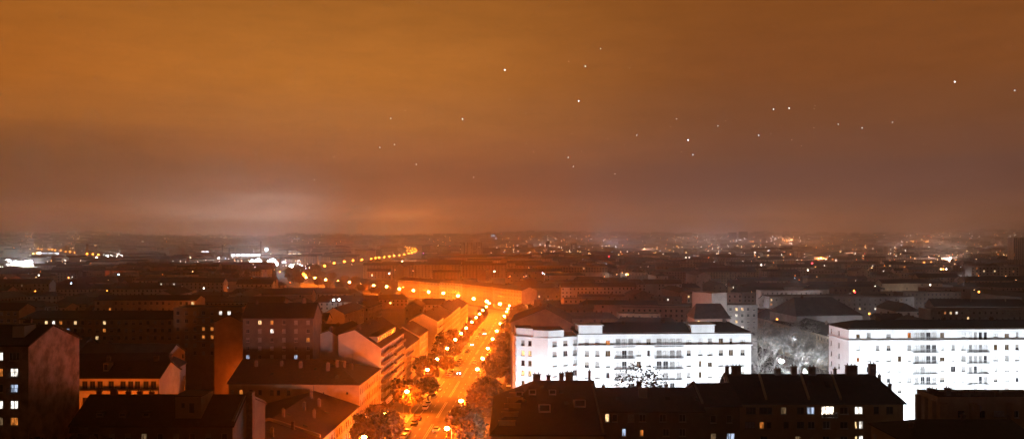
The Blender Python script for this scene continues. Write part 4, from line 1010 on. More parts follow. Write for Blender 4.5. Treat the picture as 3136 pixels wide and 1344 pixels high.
def clear(xc, yy, L, dep, ang):
    for s in (-.5, -.25, 0, .25, .5):
        for t in (0, .5, 1):
            px_, py_ = xc+cos(ang)*L*s-sin(ang)*dep*t, yy+sin(ang)*L*s+cos(ang)*dep*t
            if inside_foot(px_, py_, 2.5): return False
            if near_axis(px_, py_, 24 if py_ > 600 else 19): return False
            if px_ > -8 and py_ < 262: return False                     # white-lit street and blocks
            if -8 < px_ < 40 and py_ < 300: return False
            if 88 < px_ < 134 and py_ < 470: return False               # planted side street
            if SX(py_)-17 < px_ < 12 and py_ < 610: return False        # boulevard corridor
            if py_ < 300 and -62 < px_: return False
    return True
for (xc, yy, L, dep, ang, row) in specs:
    if PX(xc, yy) < 1000 and yy > 1700 and R.random() < .8: continue
    if not clear(xc, yy, L, dep, ang):
        L *= .45
        if not clear(xc, yy, L, dep, ang): continue
    pxc = PX(xc, yy)
    if yy < 300: z = R.uniform(20, 25)
    elif yy < 470 and xc < 0: z = R.uniform(17, 24)
    else: z = R.choice((R.uniform(11, 16), R.uniform(14, 19), R.uniform(17, 22) if yy > 600 else 16))
    if yy < 520 and xc > 0: z = min(z, 16.5)
    rh = R.uniform(2.2, 4.2); kind = 'flat' if R.random() < (.22 if xc > 0 else .12) else 'gable'
    zl = min(z_limit(PX(xc+s*L*.5, yy), yy) for s in (-1, 0, 1))
    if zl < 6: continue
    if any(a_[1] > 1200 and a_[1]*(.63 if PX(*a_) < 1010 else .74) < yy < a_[1]+20 and abs(PX(xc, yy)-PX(*a_)) < 32+L*.5*F/yy for a_ in AXS): continue
    top = z+(rh if kind != 'flat' else .5)
    if top > zl: z -= top-zl; 
    if z < 3.5: continue
    FILL.append((xc, yy, L, dep, ang, z, rh, kind, pxc))
FILL.sort(key=lambda q: q[1]); NEAR, REST = FILL[:225], FILL[225:]
# the rank of fronts on the outer side of the bend, lit by its lamps
bend = offset([p for p in AX if 640 < p[1] < 1400], 27)
RANK = []
for a, b in zip(bend, bend[1:]):
    LL = math.hypot(b[0]-a[0], b[1]-a[1]); n = max(1, round(LL/42))
    for i in range(n):
        p = (a[0]+(b[0]-a[0])*i/n, a[1]+(b[1]-a[1])*i/n); q = (a[0]+(b[0]-a[0])*(i+.985)/n, a[1]+(b[1]-a[1])*(i+.985)/n); RANK.append((p, q))
RANK = [r_ for r_ in RANK if PX(*r_[1]) > 1165]
for i, (p, q) in enumerate(RANK):
    LL = math.hypot(q[0]-p[0], q[1]-p[1]); z = 16.2+R.uniform(-.4, .4)+(1.3 if i < 3 else 0)
    qs = [(1.5+(LL-3)*c/(max(2, int(LL/2.6))-1), z-2.4-2.9*r, 1.05, 1.7) for r in range(5) for c in range(max(2, int(LL/2.6)))]
    building('tenement', f'orange lit tenement front on the outer side of the bend, {ORD[i]} from its right-hand end', 'tenement', q, p, z, 14, ('gable', 2.6, .5, 0, 0, 0), [wall_cream, wall_ochre, wall_pale][i % 3], roof_dark,
             qwin={0: qs}, group='tenement rank along the bend', chims=[(LL*.3, 6, .8, .8, 1.0), (LL*.8, 6, .8, .8, 1.0)])
# drop filler inside the rank
lab_n = {}
for (xc, yy, L, dep, ang, z, rh, kind, pxc) in NEAR:
    if inside_foot(xc, yy, 1): continue
    wn, wm = R.choice(WALLS); rn, rm = R.choice(ROOFS)
    p0 = (xc-cos(ang)*L/2, yy-sin(ang)*L/2); p1 = (xc+cos(ang)*L/2, yy+sin(ang)*L/2)
    hl, hr = (R.choice((0, 0, 4)), R.choice((0, 0, 4))); nr = max(1, int((z-1)/2.95))
    def cells(LL, step): n = max(1, int((LL-2)/step)); return [1.4+(LL-2.8)*(c/(n-1) if n > 1 else .5) for c in range(n)]
    st = R.uniform(2.7, 3.5); q0 = [(s, z-2.3-2.95*r, 1.1, 1.4) for r in range(min(nr, 6)) for s in cells(L, st) if R.random() > .12 and z-2.3-2.95*r > .5]
    if R.random() < .4: q0 = [q_ for q_ in q0 if R.random() < .25]
    lits = []
    if R.random() < .42 and q0:
        for _ in range(R.choice((1, 1, 2, 3))):
            s_ = q0.pop(R.randrange(len(q0))); lits.append((s_[0], s_[1], 1.2, 1.5, R.choice('oyywwd'), False))
            if not q0: break
    q1 = [(s, z-2.3-2.95*r, 1.0, 1.4) for r in range(min(nr, 6)) for s in cells(dep, 3.5) if R.random() > .4 and z-2.3-2.95*r > .5]
    nl = ['unlit', 'one lit window', 'two lit windows', 'three lit windows'][len(lits)]
    base = f'{wn} tenement with {rn} {"flat roof" if kind == "flat" else "roof"}{" and "+nl if lits else ", all windows dark"}, {zone(pxc, 0)}'
    ch = [(R.uniform(2, L-2), dep*R.uniform(.35, .6), .8, .7, R.uniform(.8, 1.5), R.choice((1, 2))) for _ in range(R.choice((1, 2, 3)))] if L > 6 else []
    dist = f'{int(round(yy/25)*25)}'
    lab_n.setdefault(base, []).append(1)
    b = building('tenement', base, 'tenement', p0, p1, z, dep, (kind, rh, .5, hl if L > 14 else 0, hr if L > 14 else 0, 0), wm, rm, None, chims=ch, qwin={0: q0, 1: q1, 3: q1}, group='sea of dark roofs', keep=False)
    put_windows(b, (0, 0), (L, 0), lits, False, False)
# ---- the rest of the city: more houses than one could model apart
fm = MB(); fr_ = MB()
def far_house(m, r, xc, yy, L, dep, ang, z, rh, kind, z0=0, wi=0):
    c, s = cos(ang), sin(ang); P = lambda x, y, zz: (xc+c*x-s*y, yy+s*x+c*y, z0+zz)
    q = [(-L/2, 0), (L/2, 0), (L/2, dep), (-L/2, dep)]
    for i in range(4):
        a, b = q[i], q[(i+1) % 4]; m.quad(P(*a, -2), P(*b, -2), P(*b, z), P(*a, z), wi)
    for r_ in range(max(1, int(z/3))):
        if r_*3 > z-2.4 or yy > 2200: break
        n = max(2, int(L/4.5))
        for k_ in range(n):
            x = -L/2+L*(k_+.5)/n; zb = z-2.3-3*r_
            m.quad(P(x-.6, -.05, zb), P(x+.6, -.05, zb), P(x+.6, -.05, zb+1.4), P(x-.6, -.05, zb+1.4), 6)
    if kind == 'flat': r.quad(P(-L/2, 0, z), P(L/2, 0, z), P(L/2, dep, z), P(-L/2, dep, z), wi % 3)
    else:
        a, b = P(-L/2, dep/2, z+rh), P(L/2, dep/2, z+rh)
        r.quad(P(-L/2-.3, -.4, z-.1), P(L/2+.3, -.4, z-.1), b, a, wi % 3); r.quad(P(L/2+.3, dep+.4, z-.1), P(-L/2-.3, dep+.4, z-.1), a, b, wi % 3)
        m.tri(P(-L/2, dep, z), P(-L/2, 0, z), a, wi); m.tri(P(L/2, 0, z), P(L/2, dep, z), b, wi)
    for _ in range(1):
        x = R.uniform(-L/3, L/3); r.box(P(x, dep/2, 0)[0]-.5, P(x, dep/2, 0)[0]+.5, P(x, dep/2, 0)[1]-.4, P(x, dep/2, 0)[1]+.4, z0+z, z0+z+(rh if kind != 'flat' else 0)+1.2, 1)
for (xc, yy, L, dep, ang, z, rh, kind, pxc) in REST:
    if inside_foot(xc, yy, 1): continue
    far_house(fm, fr_, xc, yy, L, dep, ang, z, rh, kind, wi=R.randrange(6))
YY = 2250.0
while YY < 3500:
    half = .64*YY; x = -half
    while x < half:
        L = R.uniform(25, 80); z = R.choice((8, 12, 15, 18, 24)); yy = YY+R.uniform(-40, 40)
        if R.random() < .8 and not near_axis(x+L/2, yy, 45) and not any(a_[1] > 1900 and a_[1]*.76 < yy < a_[1]+30 and abs(PX(x+L/2, yy)-PX(*a_)) < 20+L*.5*F/yy for a_ in AXS) and not (PX(x, yy) < 950 and R.random() < .88): far_house(fm, fr_, x+L/2, yy, L, 14, R.uniform(-.2, .2), z, 3, R.choice(('flat', 'gable')), wi=R.randrange(6))
        x += L+R.uniform(2, 50)
    YY += 95
for k_ in range(1600):
    yy = R.uniform(3500, 9300); x = R.uniform(-.66, .66)*yy; L = R.uniform(20, 90); z = R.choice((8, 10, 14, 18, 26 if R.random() < .3 else 14))
    far_house(fm, fr_, x, yy, L, 14, R.uniform(-.3, .3), z, 3, R.choice(('flat', 'gable')), z0=max(0, hill_h(x, yy)), wi=R.randrange(6))
tag(fm.build('distant_houses', [w_[1] for w_ in WALLS]+[glass_dark]), 'low houses and blocks of the far city fading into the haze', 'houses', kind='stuff')
tag(fr_.build('distant_roofs', [roof_red, roof_dark, roof_grey]), 'roofs of the far city fading into the haze', 'roofs', kind='stuff')

# ================================================================== TREES
GT = 'street trees along the boulevard'
tp = []
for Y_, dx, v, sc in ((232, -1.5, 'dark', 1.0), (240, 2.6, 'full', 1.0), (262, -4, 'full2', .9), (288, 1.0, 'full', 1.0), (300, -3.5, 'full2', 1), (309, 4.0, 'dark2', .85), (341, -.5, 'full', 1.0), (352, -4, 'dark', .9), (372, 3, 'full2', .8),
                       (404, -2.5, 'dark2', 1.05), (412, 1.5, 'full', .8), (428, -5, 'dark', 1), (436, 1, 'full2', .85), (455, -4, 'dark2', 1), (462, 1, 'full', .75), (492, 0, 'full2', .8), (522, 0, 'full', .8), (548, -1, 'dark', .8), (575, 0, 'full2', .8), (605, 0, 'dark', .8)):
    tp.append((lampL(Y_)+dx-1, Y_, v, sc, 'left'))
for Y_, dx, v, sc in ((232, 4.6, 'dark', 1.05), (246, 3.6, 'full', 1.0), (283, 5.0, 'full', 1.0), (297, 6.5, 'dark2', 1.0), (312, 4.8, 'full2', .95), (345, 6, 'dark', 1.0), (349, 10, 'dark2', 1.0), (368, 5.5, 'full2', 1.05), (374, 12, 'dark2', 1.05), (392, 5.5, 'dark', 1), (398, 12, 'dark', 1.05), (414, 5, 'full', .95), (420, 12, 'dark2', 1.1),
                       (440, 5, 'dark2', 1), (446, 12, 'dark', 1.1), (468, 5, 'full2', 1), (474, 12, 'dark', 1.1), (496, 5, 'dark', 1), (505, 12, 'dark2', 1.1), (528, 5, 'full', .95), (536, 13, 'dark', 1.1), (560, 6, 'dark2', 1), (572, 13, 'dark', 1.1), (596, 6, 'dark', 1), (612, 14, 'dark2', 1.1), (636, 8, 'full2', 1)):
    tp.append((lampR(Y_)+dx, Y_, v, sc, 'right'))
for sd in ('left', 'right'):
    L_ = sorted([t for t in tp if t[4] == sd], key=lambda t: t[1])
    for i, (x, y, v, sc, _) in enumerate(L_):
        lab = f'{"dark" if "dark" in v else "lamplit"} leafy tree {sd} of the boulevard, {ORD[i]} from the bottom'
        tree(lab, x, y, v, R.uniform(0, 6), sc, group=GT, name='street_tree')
tree('small round tree on the side road by the corner of the dark hipped roof', -3.0, 300, 'low', 1, 1.0, name='street_tree')
tree('second small tree on the side road beyond the dark hipped roof', 1.0, 330, 'low', 2, 1.1, name='street_tree')
tree('thin leafed tall tree standing dark against the first white block', *XY(1962, 190), 'thin', .5, 1.12)
fy = [(1150, 893), (1110, 886), (1075, 882), (1040, 877), (1005, 873), (975, 868), (1128, 868), (1090, 863), (1055, 856), (1018, 850), (985, 843), (948, 838), (905, 855), (918, 862)]
for i, (px, py) in enumerate(fy):
    Y_ = F*(CAM_H-5)/(py-HZ); tree(f'tree glowing orange beside the lamps of the bend, {ORD[i]} of that line', *XY(px, Y_), 'full' if i % 2 else 'full2', i, 1.1, group='trees along the bend', name='street_tree')
GP = 'pale trees between the white blocks'
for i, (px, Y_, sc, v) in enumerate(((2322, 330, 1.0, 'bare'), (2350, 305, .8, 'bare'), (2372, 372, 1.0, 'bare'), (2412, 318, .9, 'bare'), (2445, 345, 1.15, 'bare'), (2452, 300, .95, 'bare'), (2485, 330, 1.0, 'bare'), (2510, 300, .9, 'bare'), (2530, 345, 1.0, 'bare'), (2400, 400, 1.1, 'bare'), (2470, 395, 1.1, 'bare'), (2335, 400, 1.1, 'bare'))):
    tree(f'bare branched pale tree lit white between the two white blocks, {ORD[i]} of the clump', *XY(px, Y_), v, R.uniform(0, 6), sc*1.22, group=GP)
for i, (px, Y_, sc) in enumerate(((28, 142, 1.3), (150, 150, 1.25), (205, 148, 1.2), (700, 158, 1.2), (480, 158, 1.1))):
    tree(f'dark tree in the courtyard at the lower left, {ORD[i]} from the left', *XY(sorted((28, 150, 205, 700, 480))[i], Y_), 'bushy', i, 1.9 if i < 3 else 1.5, group='courtyard trees at the lower left')
for i, (px, Y_) in enumerate(((395, 305), (420, 305), (445, 304))):
    tree(f'dark tree before the long apartment block at the left, {ORD[i]} from the left', *XY(px, Y_), 'bushy', i, 1.55, group='trees before the long block')
fw = [(x_, y_) for x_, y_ in ((620, 835), (640, 830), (665, 838), (700, 842), (560, 830), (735, 835), (960, 812), (930, 815), (900, 822))]
for i, (px, py) in enumerate(fw):
    Y_ = F*(CAM_H-14)/(py-HZ+12); tree(f'dark bushy tree on the plain below the bright stadium glow, {ORD[i]} of the group', *XY(px, Y_), 'bushy', i, 1.7, group='dark trees on the plain')

# ---- lamps in the side streets between the roofs
ns = [0, 0, 0]; tries = 0
SW = make_lamp('x', True, 9, power=.22, globe=.4, em=40, col=(.92, .90, .95))
FT = [(q[0], q[1], q[2], q[3], q[4]) for q in FILL]
def free(x, y):
    if inside_foot(x, y, 1) or near_axis(x, y, 30): return False
    for xc, yc, L, dep, ang in FT:
        if abs(xc-x) > 60 or abs(yc-y) > 60: continue
        lx = (x-xc)*cos(ang)+(y-yc)*sin(ang); ly = -(x-xc)*sin(ang)+(y-yc)*cos(ang)
        if abs(lx) < L/2+1 and -1.5 < ly < dep+1: return False
    return True
while ns[0] < 26 and tries < 900:
    tries += 1; yy = R.uniform(300, 1000); x = R.uniform(.06, .58)*yy
    if free(x, yy):
        ns[0] += 1; lab = f'white lamp in a side street behind the white blocks, {ORD[ns[0]-1]} by distance'
        if ns[0] == 1: SW.location = (x, yy, 0); SW['label'] = lab; SW['group'] = 'side street lamps'
        else: copy_thing(SW, (x, yy, 0), R.uniform(0, 6), lab, 'side street lamps')
while ns[1] < 12 and tries < 1800:
    tries += 1; yy = R.uniform(330, 1100); x = R.uniform(-.58, -.12)*yy
    if free(x, yy): ns[1] += 1; copy_thing(ORS, (x, yy, 0), R.uniform(0, 6), f'dim orange lamp in a side street left of the boulevard, {ORD[ns[1]-1]} of twelve', 'side street lamps')

# ================================================================== CARS
def make_car(paint, label, lit=False, name='parked_car'):
    t = thing(name, label, 'car')
    b = MB(); prof = [(-2.15, .35), (-2.2, .62), (-2.1, .86), (-1.25, .96), (1.55, .96), (2.05, .84), (2.15, .55), (2.1, .33)]; w = .86
    for s in (-1, 1): b.poly([(x, s*w, z) for x, z in (prof if s < 0 else prof[::-1])])
    for (x0, z0), (x1, z1) in zip(prof, prof[1:]+prof[:1]): b.quad((x0, -w, z0), (x0, w, z0), (x1, w, z1), (x1, -w, z1))
    rf = [(-.75, 1.42), (.85, 1.42)]; b.box(-.78, .88, -.66, .66, 1.40, 1.46)
    bo = b.build('body', paint, t)
    g_ = MB(); lo = [(-1.3, -.80), (1.5, -.80), (1.5, .80), (-1.3, .80)]; hi = [(-.75, -.64), (.85, -.64), (.85, .64), (-.75, .64)]
    for i in range(4):
        a, c = lo[i], lo[(i+1) % 4]; d, e = hi[(i+1) % 4], hi[i]; g_.quad((*a, .962), (*c, .962), (*d, 1.399), (*e, 1.399))
    gl_ = g_.build('windows', glass_dark, t)
    out = [(bo, []), (gl_, [])]
    for x in (-1.35, 1.35):
        for y in (-.80, .80):
            m = MB(); m.tube([(x, y-.11, .32), (x, y+.11, .32)], [.32, .32], 12); out.append((m.build('wheel', tyre_m, t), []))
    if lit:
        for nm, x, m_ in (('headlight', 2.17, head_m), ('tail_light', -2.21, tail_m)):
            for y in (-.62, .62):
                q = MB(); q.ball((x, y, .66), .16, 8, 5); out.append((q.build(nm, m_, t), []))
    return reg(t, out)
head_m = glow('headlight_glow', (1, .95, .85), 60); tail_m = glow('tail_light_glow', (1, .02, .01), 14)
cars = [make_car(p, 'x') for p in car_paints]; firstuse = [True]*5
cn = ['white', 'black', 'silver', 'red', 'blue']
def car(ci, x, y, rz, label, group='cars parked along the boulevard', z=.02):
    if firstuse[ci]:
        c = cars[ci]; c.location = (x, y, z); c.rotation_euler = (0, 0, rz); c['label'] = label; c['group'] = group; firstuse[ci] = False
    else: copy_thing(cars[ci], (x, y, z), rz, label, group)
ax_l = math.atan(.0466)
i = 0
for Y_ in (222, 229, 253, 259, 272, 279, 296, 303, 318, 332, 362, 368, 374, 395, 402, 410, 440, 447, 470, 500, 520, 545):
    ci = R.randrange(5); car(ci, lampL(Y_)+3.9, Y_, pi/2-ax_l, f'{cn[ci]} car parked at the left kerb of the boulevard, {ORD[i]} from the bottom'); i += 1
i = 0
for Y_ in (236, 243, 256, 276, 290, 305, 320, 340, 370, 400, 430, 470):
    ci = R.randrange(5); car(ci, lampR(Y_)-2.4, Y_, pi/2-ax_l, f'{cn[ci]} car parked at the right kerb of the boulevard, {ORD[i]} from the bottom'); i += 1
for i, (x, y) in enumerate(((-3.2, 262), (-3.4, 285), (3.9, 318), (4.5, 332), (5, 346), (-1.4, 340), (-.6, 352))):
    ci = (i*2) % 5; car(ci, x, y, pi/2, f'{cn[ci]} car on the white lit side road, {ORD[i]} from the dark roof', 'cars on the side road', .16)
drv = make_car(car_paints[2], 'x', True, 'moving_car'); dirs = [1, -1, 1, -1, -1, 1]
for i, (dx, Y_) in enumerate(((2.4, 262), (-2.0, 372), (2.2, 402), (-5.0, 470), (-2.0, 522), (2.4, 590))):
    x = (lampL(Y_)+lampR(Y_))/2+dx; lab = f'silver car with lights on driving {"away" if dirs[i] > 0 else "toward the viewer"} on the boulevard, {ORD[i]} up the road'; rz = pi/2-ax_l if dirs[i] > 0 else -pi/2-ax_l
    if i == 0: drv.location = (x, Y_, .02); drv.rotation_euler = (0, 0, rz); drv['label'] = lab; drv['group'] = 'cars driving on the boulevard'
    else: copy_thing(drv, (x, Y_, .02), rz, lab, 'cars driving on the boulevard')

# ================================================================== FAR PLAIN: halls, floodlights, chimneys
def pt(px, py, z=9): x, y = head(px, py, z); return x, y
dot_mats = [glow('far_light_'+n, c, e) for n, c, e in (('warm', (1, .55, .22), 20), ('white', (1, .88, .78), 20), ('orange', (1, .26, .03), 20), ('blue', (.45, .65, 1), 20), ('red', (1, .03, .04), 14))]
FLD = make_lamp('x', True, 14, power=5, col=(1, .80, .66), globe=3.4, em=70, name='floodlight_mast', cat='floodlight')
FLO = make_lamp('x', False, 12, power=8, down=False, globe=2.2, em=40, name='floodlight_mast', cat='floodlight')
fl = [(8, 808), (20, 811), (32, 817), (46, 816), (60, 817), (68, 802), (78, 815), (90, 813), (101, 801), (122, 772), (125, 806), (138, 804),
      (330, 781), (350, 785), (375, 785), (392, 785), (426, 787), (449, 781), (448, 790), (470, 785), (610, 802), (638, 813), (642, 801), (668, 788), (705, 804), (815, 769),
      (773, 812), (785, 819), (792, 808), (800, 820), (812, 820), (829, 814), (838, 808), (845, 818), (858, 790), (872, 800), (893, 809), (921, 809), (960, 786), (980, 783), (1008, 778)]
for i, (px, py) in enumerate(fl):
    x, y = head(px, py, 14.1); big = px in (815, 785, 800, 46, 78, 773, 792, 812, 838, 845, 829, 20, 60, 90)
    lab = f'white floodlight in the glare on the left horizon, {ORD[i] if i < 30 else "one of the last on the right"}' if i < 30 else f'white floodlight in the bright cluster left of the boulevard loop, {ORD[i-30]} of its right part'
    if i == 0: FLD.location = (x, y, 0); FLD['label'] = lab; FLD['group'] = 'floodlights on the left plain'
    else: copy_thing(FLD, (x, y, 0), .3*i, lab, 'floodlights on the left plain', 1.35 if big else .8)
fo = [(113, 775), (101, 775), (526, 796), (535, 795), (534, 788), (552, 799), (562, 800), (572, 798), (571, 790), (679, 811), (706, 812), (445, 786), (630, 716)]
for i, (px, py) in enumerate(fo[:-1]):
    x, y = head(px, py, 12.1); lab = f'orange floodlight among the white glare on the left horizon, {ORD[i]} of its colour'
    if i == 0: FLO.location = (x, y, 0); FLO['label'] = lab; FLO['group'] = 'orange floodlights on the left plain'
    else: copy_thing(FLO, (x, y, 0), .3*i, lab, 'orange floodlights on the left plain', .85)
def hall(label, px0, px1, py0, py1, mat, dep=40, glowm=None, frac=.55):
    """a low hall whose front has a lit glazed band; base at py1 on the ground, top at py0"""
    Yg = F*CAM_H/(py1-HZ); z = ZZ(py0, Yg); x0, x1 = XY(px0, Yg)[0], XY(px1, Yg)[0]
    t = thing('lit_hall', label, 'hall', (x0, Yg, 0)); m = MB(); w = x1-x0; m.box(0, w, 0, dep, 0, z); m.build('wall', mat, t)
    r = MB(); r.box(-2, w+2, -2, dep+2, z+.05, z+1.2); r.build('roof', roof_grey, t)
    n = max(2, int(w/14)); g_ = MB()
    for i in range(n):
        a = w*(i+.12)/n; b = w*(i+.88)/n; g_.quad((a, -.3, z*(1-frac)), (b, -.3, z*(1-frac)), (b, -.3, z*.86), (a, -.3, z*.86))
    g_.build('lit_glazing', glowm, t); return t
hall_w = glow('hall_white', (.85, .95, 1), 5, 1); hall_y = glow('hall_warm', (1, .88, .62), 4, 1); hall_o = glow('hall_orange', (1, .42, .16), 2); hall_p = glow('hall_violet', (.42, .16, 1), 6)
hall('bright white lit hall on the far left plain behind the left orange lamp row', 118, 215, 795, 812, wall_pale, 40, hall_y, .6)
hall('long white lit store front right of the orange lamp row', 316, 400, 776, 789, wall_pale, 50, hall_w, .7)
hall('small lit shed with red sign in the white glare', 616, 640, 767, 783, wall_pale, 30, hall_w, .5)
hall('low hall lit along its eave over the left lamp row', 128, 182, 773, 784, wall_pale, 40, hall_w, .5)
hall('big stadium like hall with a long bright band below its roof', 706, 800, 776, 791, wall_pale, 90, hall_w, .55)
hall('long low roofed hall right of the stadium band', 802, 925, 774, 788, wall_pale, 80, hall_y, .3)
hall('small hall with bright white front before the boulevard loop', 955, 1012, 777, 788, wall_pale, 40, hall_w, .5)
hall('low hall with violet lit entrance beyond the bend', 1294, 1312, 772, 788, wall_dark, 40, hall_p, .6)
hall('flat roofed hall with a thin white light line beyond the bend', 1312, 1345, 770, 786, wall_pale, 50, hall_w, .25)
hall('market hall with a row of white lights beyond the bend', 1343, 1376, 780, 791, wall_dark, 50, hall_w, .6)
hall('orange lit low shed inside the dark roofs beyond the bend', 1260, 1304, 826, 838, wall_ochre, 30, hall_o, .4)
for i, (px, pt_, pb) in enumerate(((681, 751, 785), (799, 740, 782), (702, 759, 785))):
    Yc = F*CAM_H/(pb-HZ); h_ = ZZ(pt_, Yc); t = thing('factory_chimney', f'dark factory chimney against the white glow, {ORD[i]} in height order from the {"left" if i else "middle"}', 'chimney', (*XY(px, Yc), 0))
    m = MB(); m.tube([(0, 0, 0), (0, 0, h_)], [2.6, 1.7], 10); m.build('shaft', wall_dark, t); c = MB(); c.tube([(0, 0, h_-1), (0, 0, h_+1)], [2.3, 2.3], 10); c.build('crown_ring', rail_m, t)

# far points of light
dm = MB(); RD = random.Random(31)
def dot(px, py, mi, r=1.0, z=None):
    if py < 742 or z is not None:            # on the hills: march out until the ray meets the slope
        y = 3300.0
        while y < 10500 and CAM_H-(py-HZ)*y/F > max(0, hill_h((px-1568)/F*y, y))+17: y += 60
    else: y = F*(CAM_H-RD.uniform(13, 24))/(py-HZ)
    x = (px-1568)/F*y; zz = CAM_H-(py-HZ)*y/F
    dm.octa((x, y, zz), r*y/F*1.05, mi)
named = [(240, 729, 0, 1.6), (437, 739, 1, 1.5), (50, 743, 1, 1), (30, 743, 1, 1), (93, 742, 0, 1.2), (95, 723, 0, 1.3), (180, 708, 0, 1), (61, 709, 0, 1), (392, 708, 0, 1.3), (497, 720, 1, 1), (365, 719, 0, 1.2), (569, 710, 2, 1.3), (578, 709, 2, 1), (564, 704, 2, 1),
         (610, 722, 2, 1.3), (658, 726, 0, 1), (775, 740, 1, 1.4), (902, 731, 3, 1.4), (913, 731, 3, 1.6), (914, 718, 1, 1), (978, 744, 1, 1.3), (1512, 722, 3, 1.6), (1518, 730, 3, 1.4), (1506, 722, 3, 1.3), (1535, 716, 4, 1.2), (1653, 749, 1, 1.6), (1789, 742, 0, 1.6), (1796, 742, 2, 1.2), (1848, 737, 3, 1.6),
         (1856, 753, 0, 1.6), (1884, 755, 3, 1.7), (1912, 728, 2, 1.6), (1921, 733, 2, 1.2), (1972, 762, 0, 1.5), (2015, 777, 1, 1.2), (2078, 757, 0, 1.3), (2074, 754, 2, 1.3), (2123, 768, 0, 2.0), (2127, 768, 0, 1.6), (2163, 735, 1, 1.6), (2237, 721, 1, 1.6), (2256, 737, 3, 1.6), (2248, 747, 3, 1.6), (2170, 785, 3, 2.2), (2183, 783, 3, 1.2),
         (2138, 788, 1, 1.6), (2100, 788, 1, 1.3), (2299, 739, 2, 1.3), (2306, 739, 2, 1.3), (2412, 755, 1, 1.5), (2413, 766, 0, 1.8), (2375, 731, 1, 1.2), (2402, 738, 2, 2.2), (2410, 737, 2, 2.0), (2417, 737, 0, 1.8), (2424, 734, 2, 2.2), (2430, 737, 2, 1.8), (2397, 733, 2, 1.6), (2448, 797, 0, 1.7), (2455, 798, 2, 2), (2442, 797, 1, 1.5), (2483, 806, 4, 2.8), (2487, 806, 4, 2.4),
         (2478, 806, 4, 2.0), (2479, 821, 3, 2.0), (2474, 827, 1, 1.8), (2476, 833, 0, 1.8), (2484, 833, 0, 1.8), (2493, 833, 0, 1.8), (2513, 790, 2, 1.6), (2490, 768, 2, 1.3), (2331, 811, 1, 1.7), (2341, 811, 1, 1.4), (2371, 812, 1, 1.4), (2383, 812, 1, 1.7), (2275, 800, 1, 1.4), (2312, 773, 1, 1.4), (1865, 785, 4, 1.6), (1856, 809, 3, 2.2), (1838, 809, 1, 1.8),
         (1918, 840, 0, 2.4), (1923, 840, 2, 2.2), (1689, 824, 1, 2.6), (1686, 826, 0, 2), (1709, 821, 1, 2.4), (1723, 828, 1, 2.6), (1709, 847, 1, 2.6), (1662, 836, 3, 1.6), (1514, 831, 1, 1.8), (1550, 870, 0, 2.4), (1192, 838, 1, 2), (1229, 801, 0, 1.6), (1395, 756, 2, 1.6), (2536, 743, 2, 1.6), (2575, 745, 3, 1.5), (2584, 744, 3, 1.5), (2591, 744, 1, 1.3),
         (2512, 789, 2, 1.6), (2670, 778, 0, 1.8), (2692, 778, 0, 1.6), (2715, 778, 0, 1.5), (2646, 795, 2, 1.3), (2588, 825, 2, 2), (2733, 755, 1, 1.5), (2740, 757, 1, 1.3), (2790, 739, 2, 1.8), (2796, 739, 2, 1.8), (2829, 740, 2, 2), (2838, 740, 2, 3.0), (2843, 739, 0, 2.4), (2941, 724, 0, 1.5), (3108, 720, 1, 2), (2886, 784, 0, 1.6), (2908, 790, 1, 1.6), (2830, 803, 2, 1.8), (2851, 802, 2, 1.4),
         (2889, 824, 2, 2.4), (2882, 824, 0, 2.2), (2898, 824, 1, 2.0), (2960, 820, 2, 2), (3054, 779, 2, 1.8), (3072, 781, 0, 1.6), (3082, 783, 0, 1.3), (3026, 817, 1, 1.4), (3113, 817, 1, 1.4), (2998, 893, 2, 2.8), (3005, 894, 2, 2.4), (3017, 892, 2, 1.8), (2849, 872, 1, 1.8), (2615, 890, 2, 2.4), (2618, 894, 4, 2.6), (2532, 913, 0, 1.8), (2700, 919, 0, 1.6), (2380, 977, 2, 2.2), (2662, 960, 2, 2.6), (2822, 984, 2, 1.8), (2938, 982, 4, 1.6),
         (109, 839, 2, 2), (119, 842, 1, 1.6), (45, 852, 2, 2), (210, 850, 2, 2), (218, 867, 3, 2), (230, 866, 4, 1.8), (326, 839, 3, 1.8), (363, 840, 3, 2.2), (391, 837, 4, 2), (317, 838, 1, 1.6), (454, 879, 2, 2.2), (108, 891, 2, 1.6), (328, 890, 2, 1.6), (545, 859, 1, 1.4), (567, 856, 2, 2), (624, 882, 1, 1.8), (722, 918, 0, 2), (755, 831, 1, 1.5), (249, 813, 3, 1.8), (296, 788, 1, 2.4), (242, 893, 3, 1.8), (253, 893, 1, 2.2), (260, 893, 1, 2.2), (857, 832, 2, 2)]
DIST = [make_lamp('x', True, 16, power=26, arm=1.5, globe=1.2, em=45, col=c1, gcol=c2) for c1, c2 in
        (((1, .46, .28), (1, .60, .28)), ((1, .60, .48), (1, .88, .76)), ((1, .30, .10), (1, .32, .05)), ((.7, .75, 1), (.55, .72, 1)))]
dn = ['warm', 'white', 'orange', 'bluish']; nd = [0]*4; DS = []
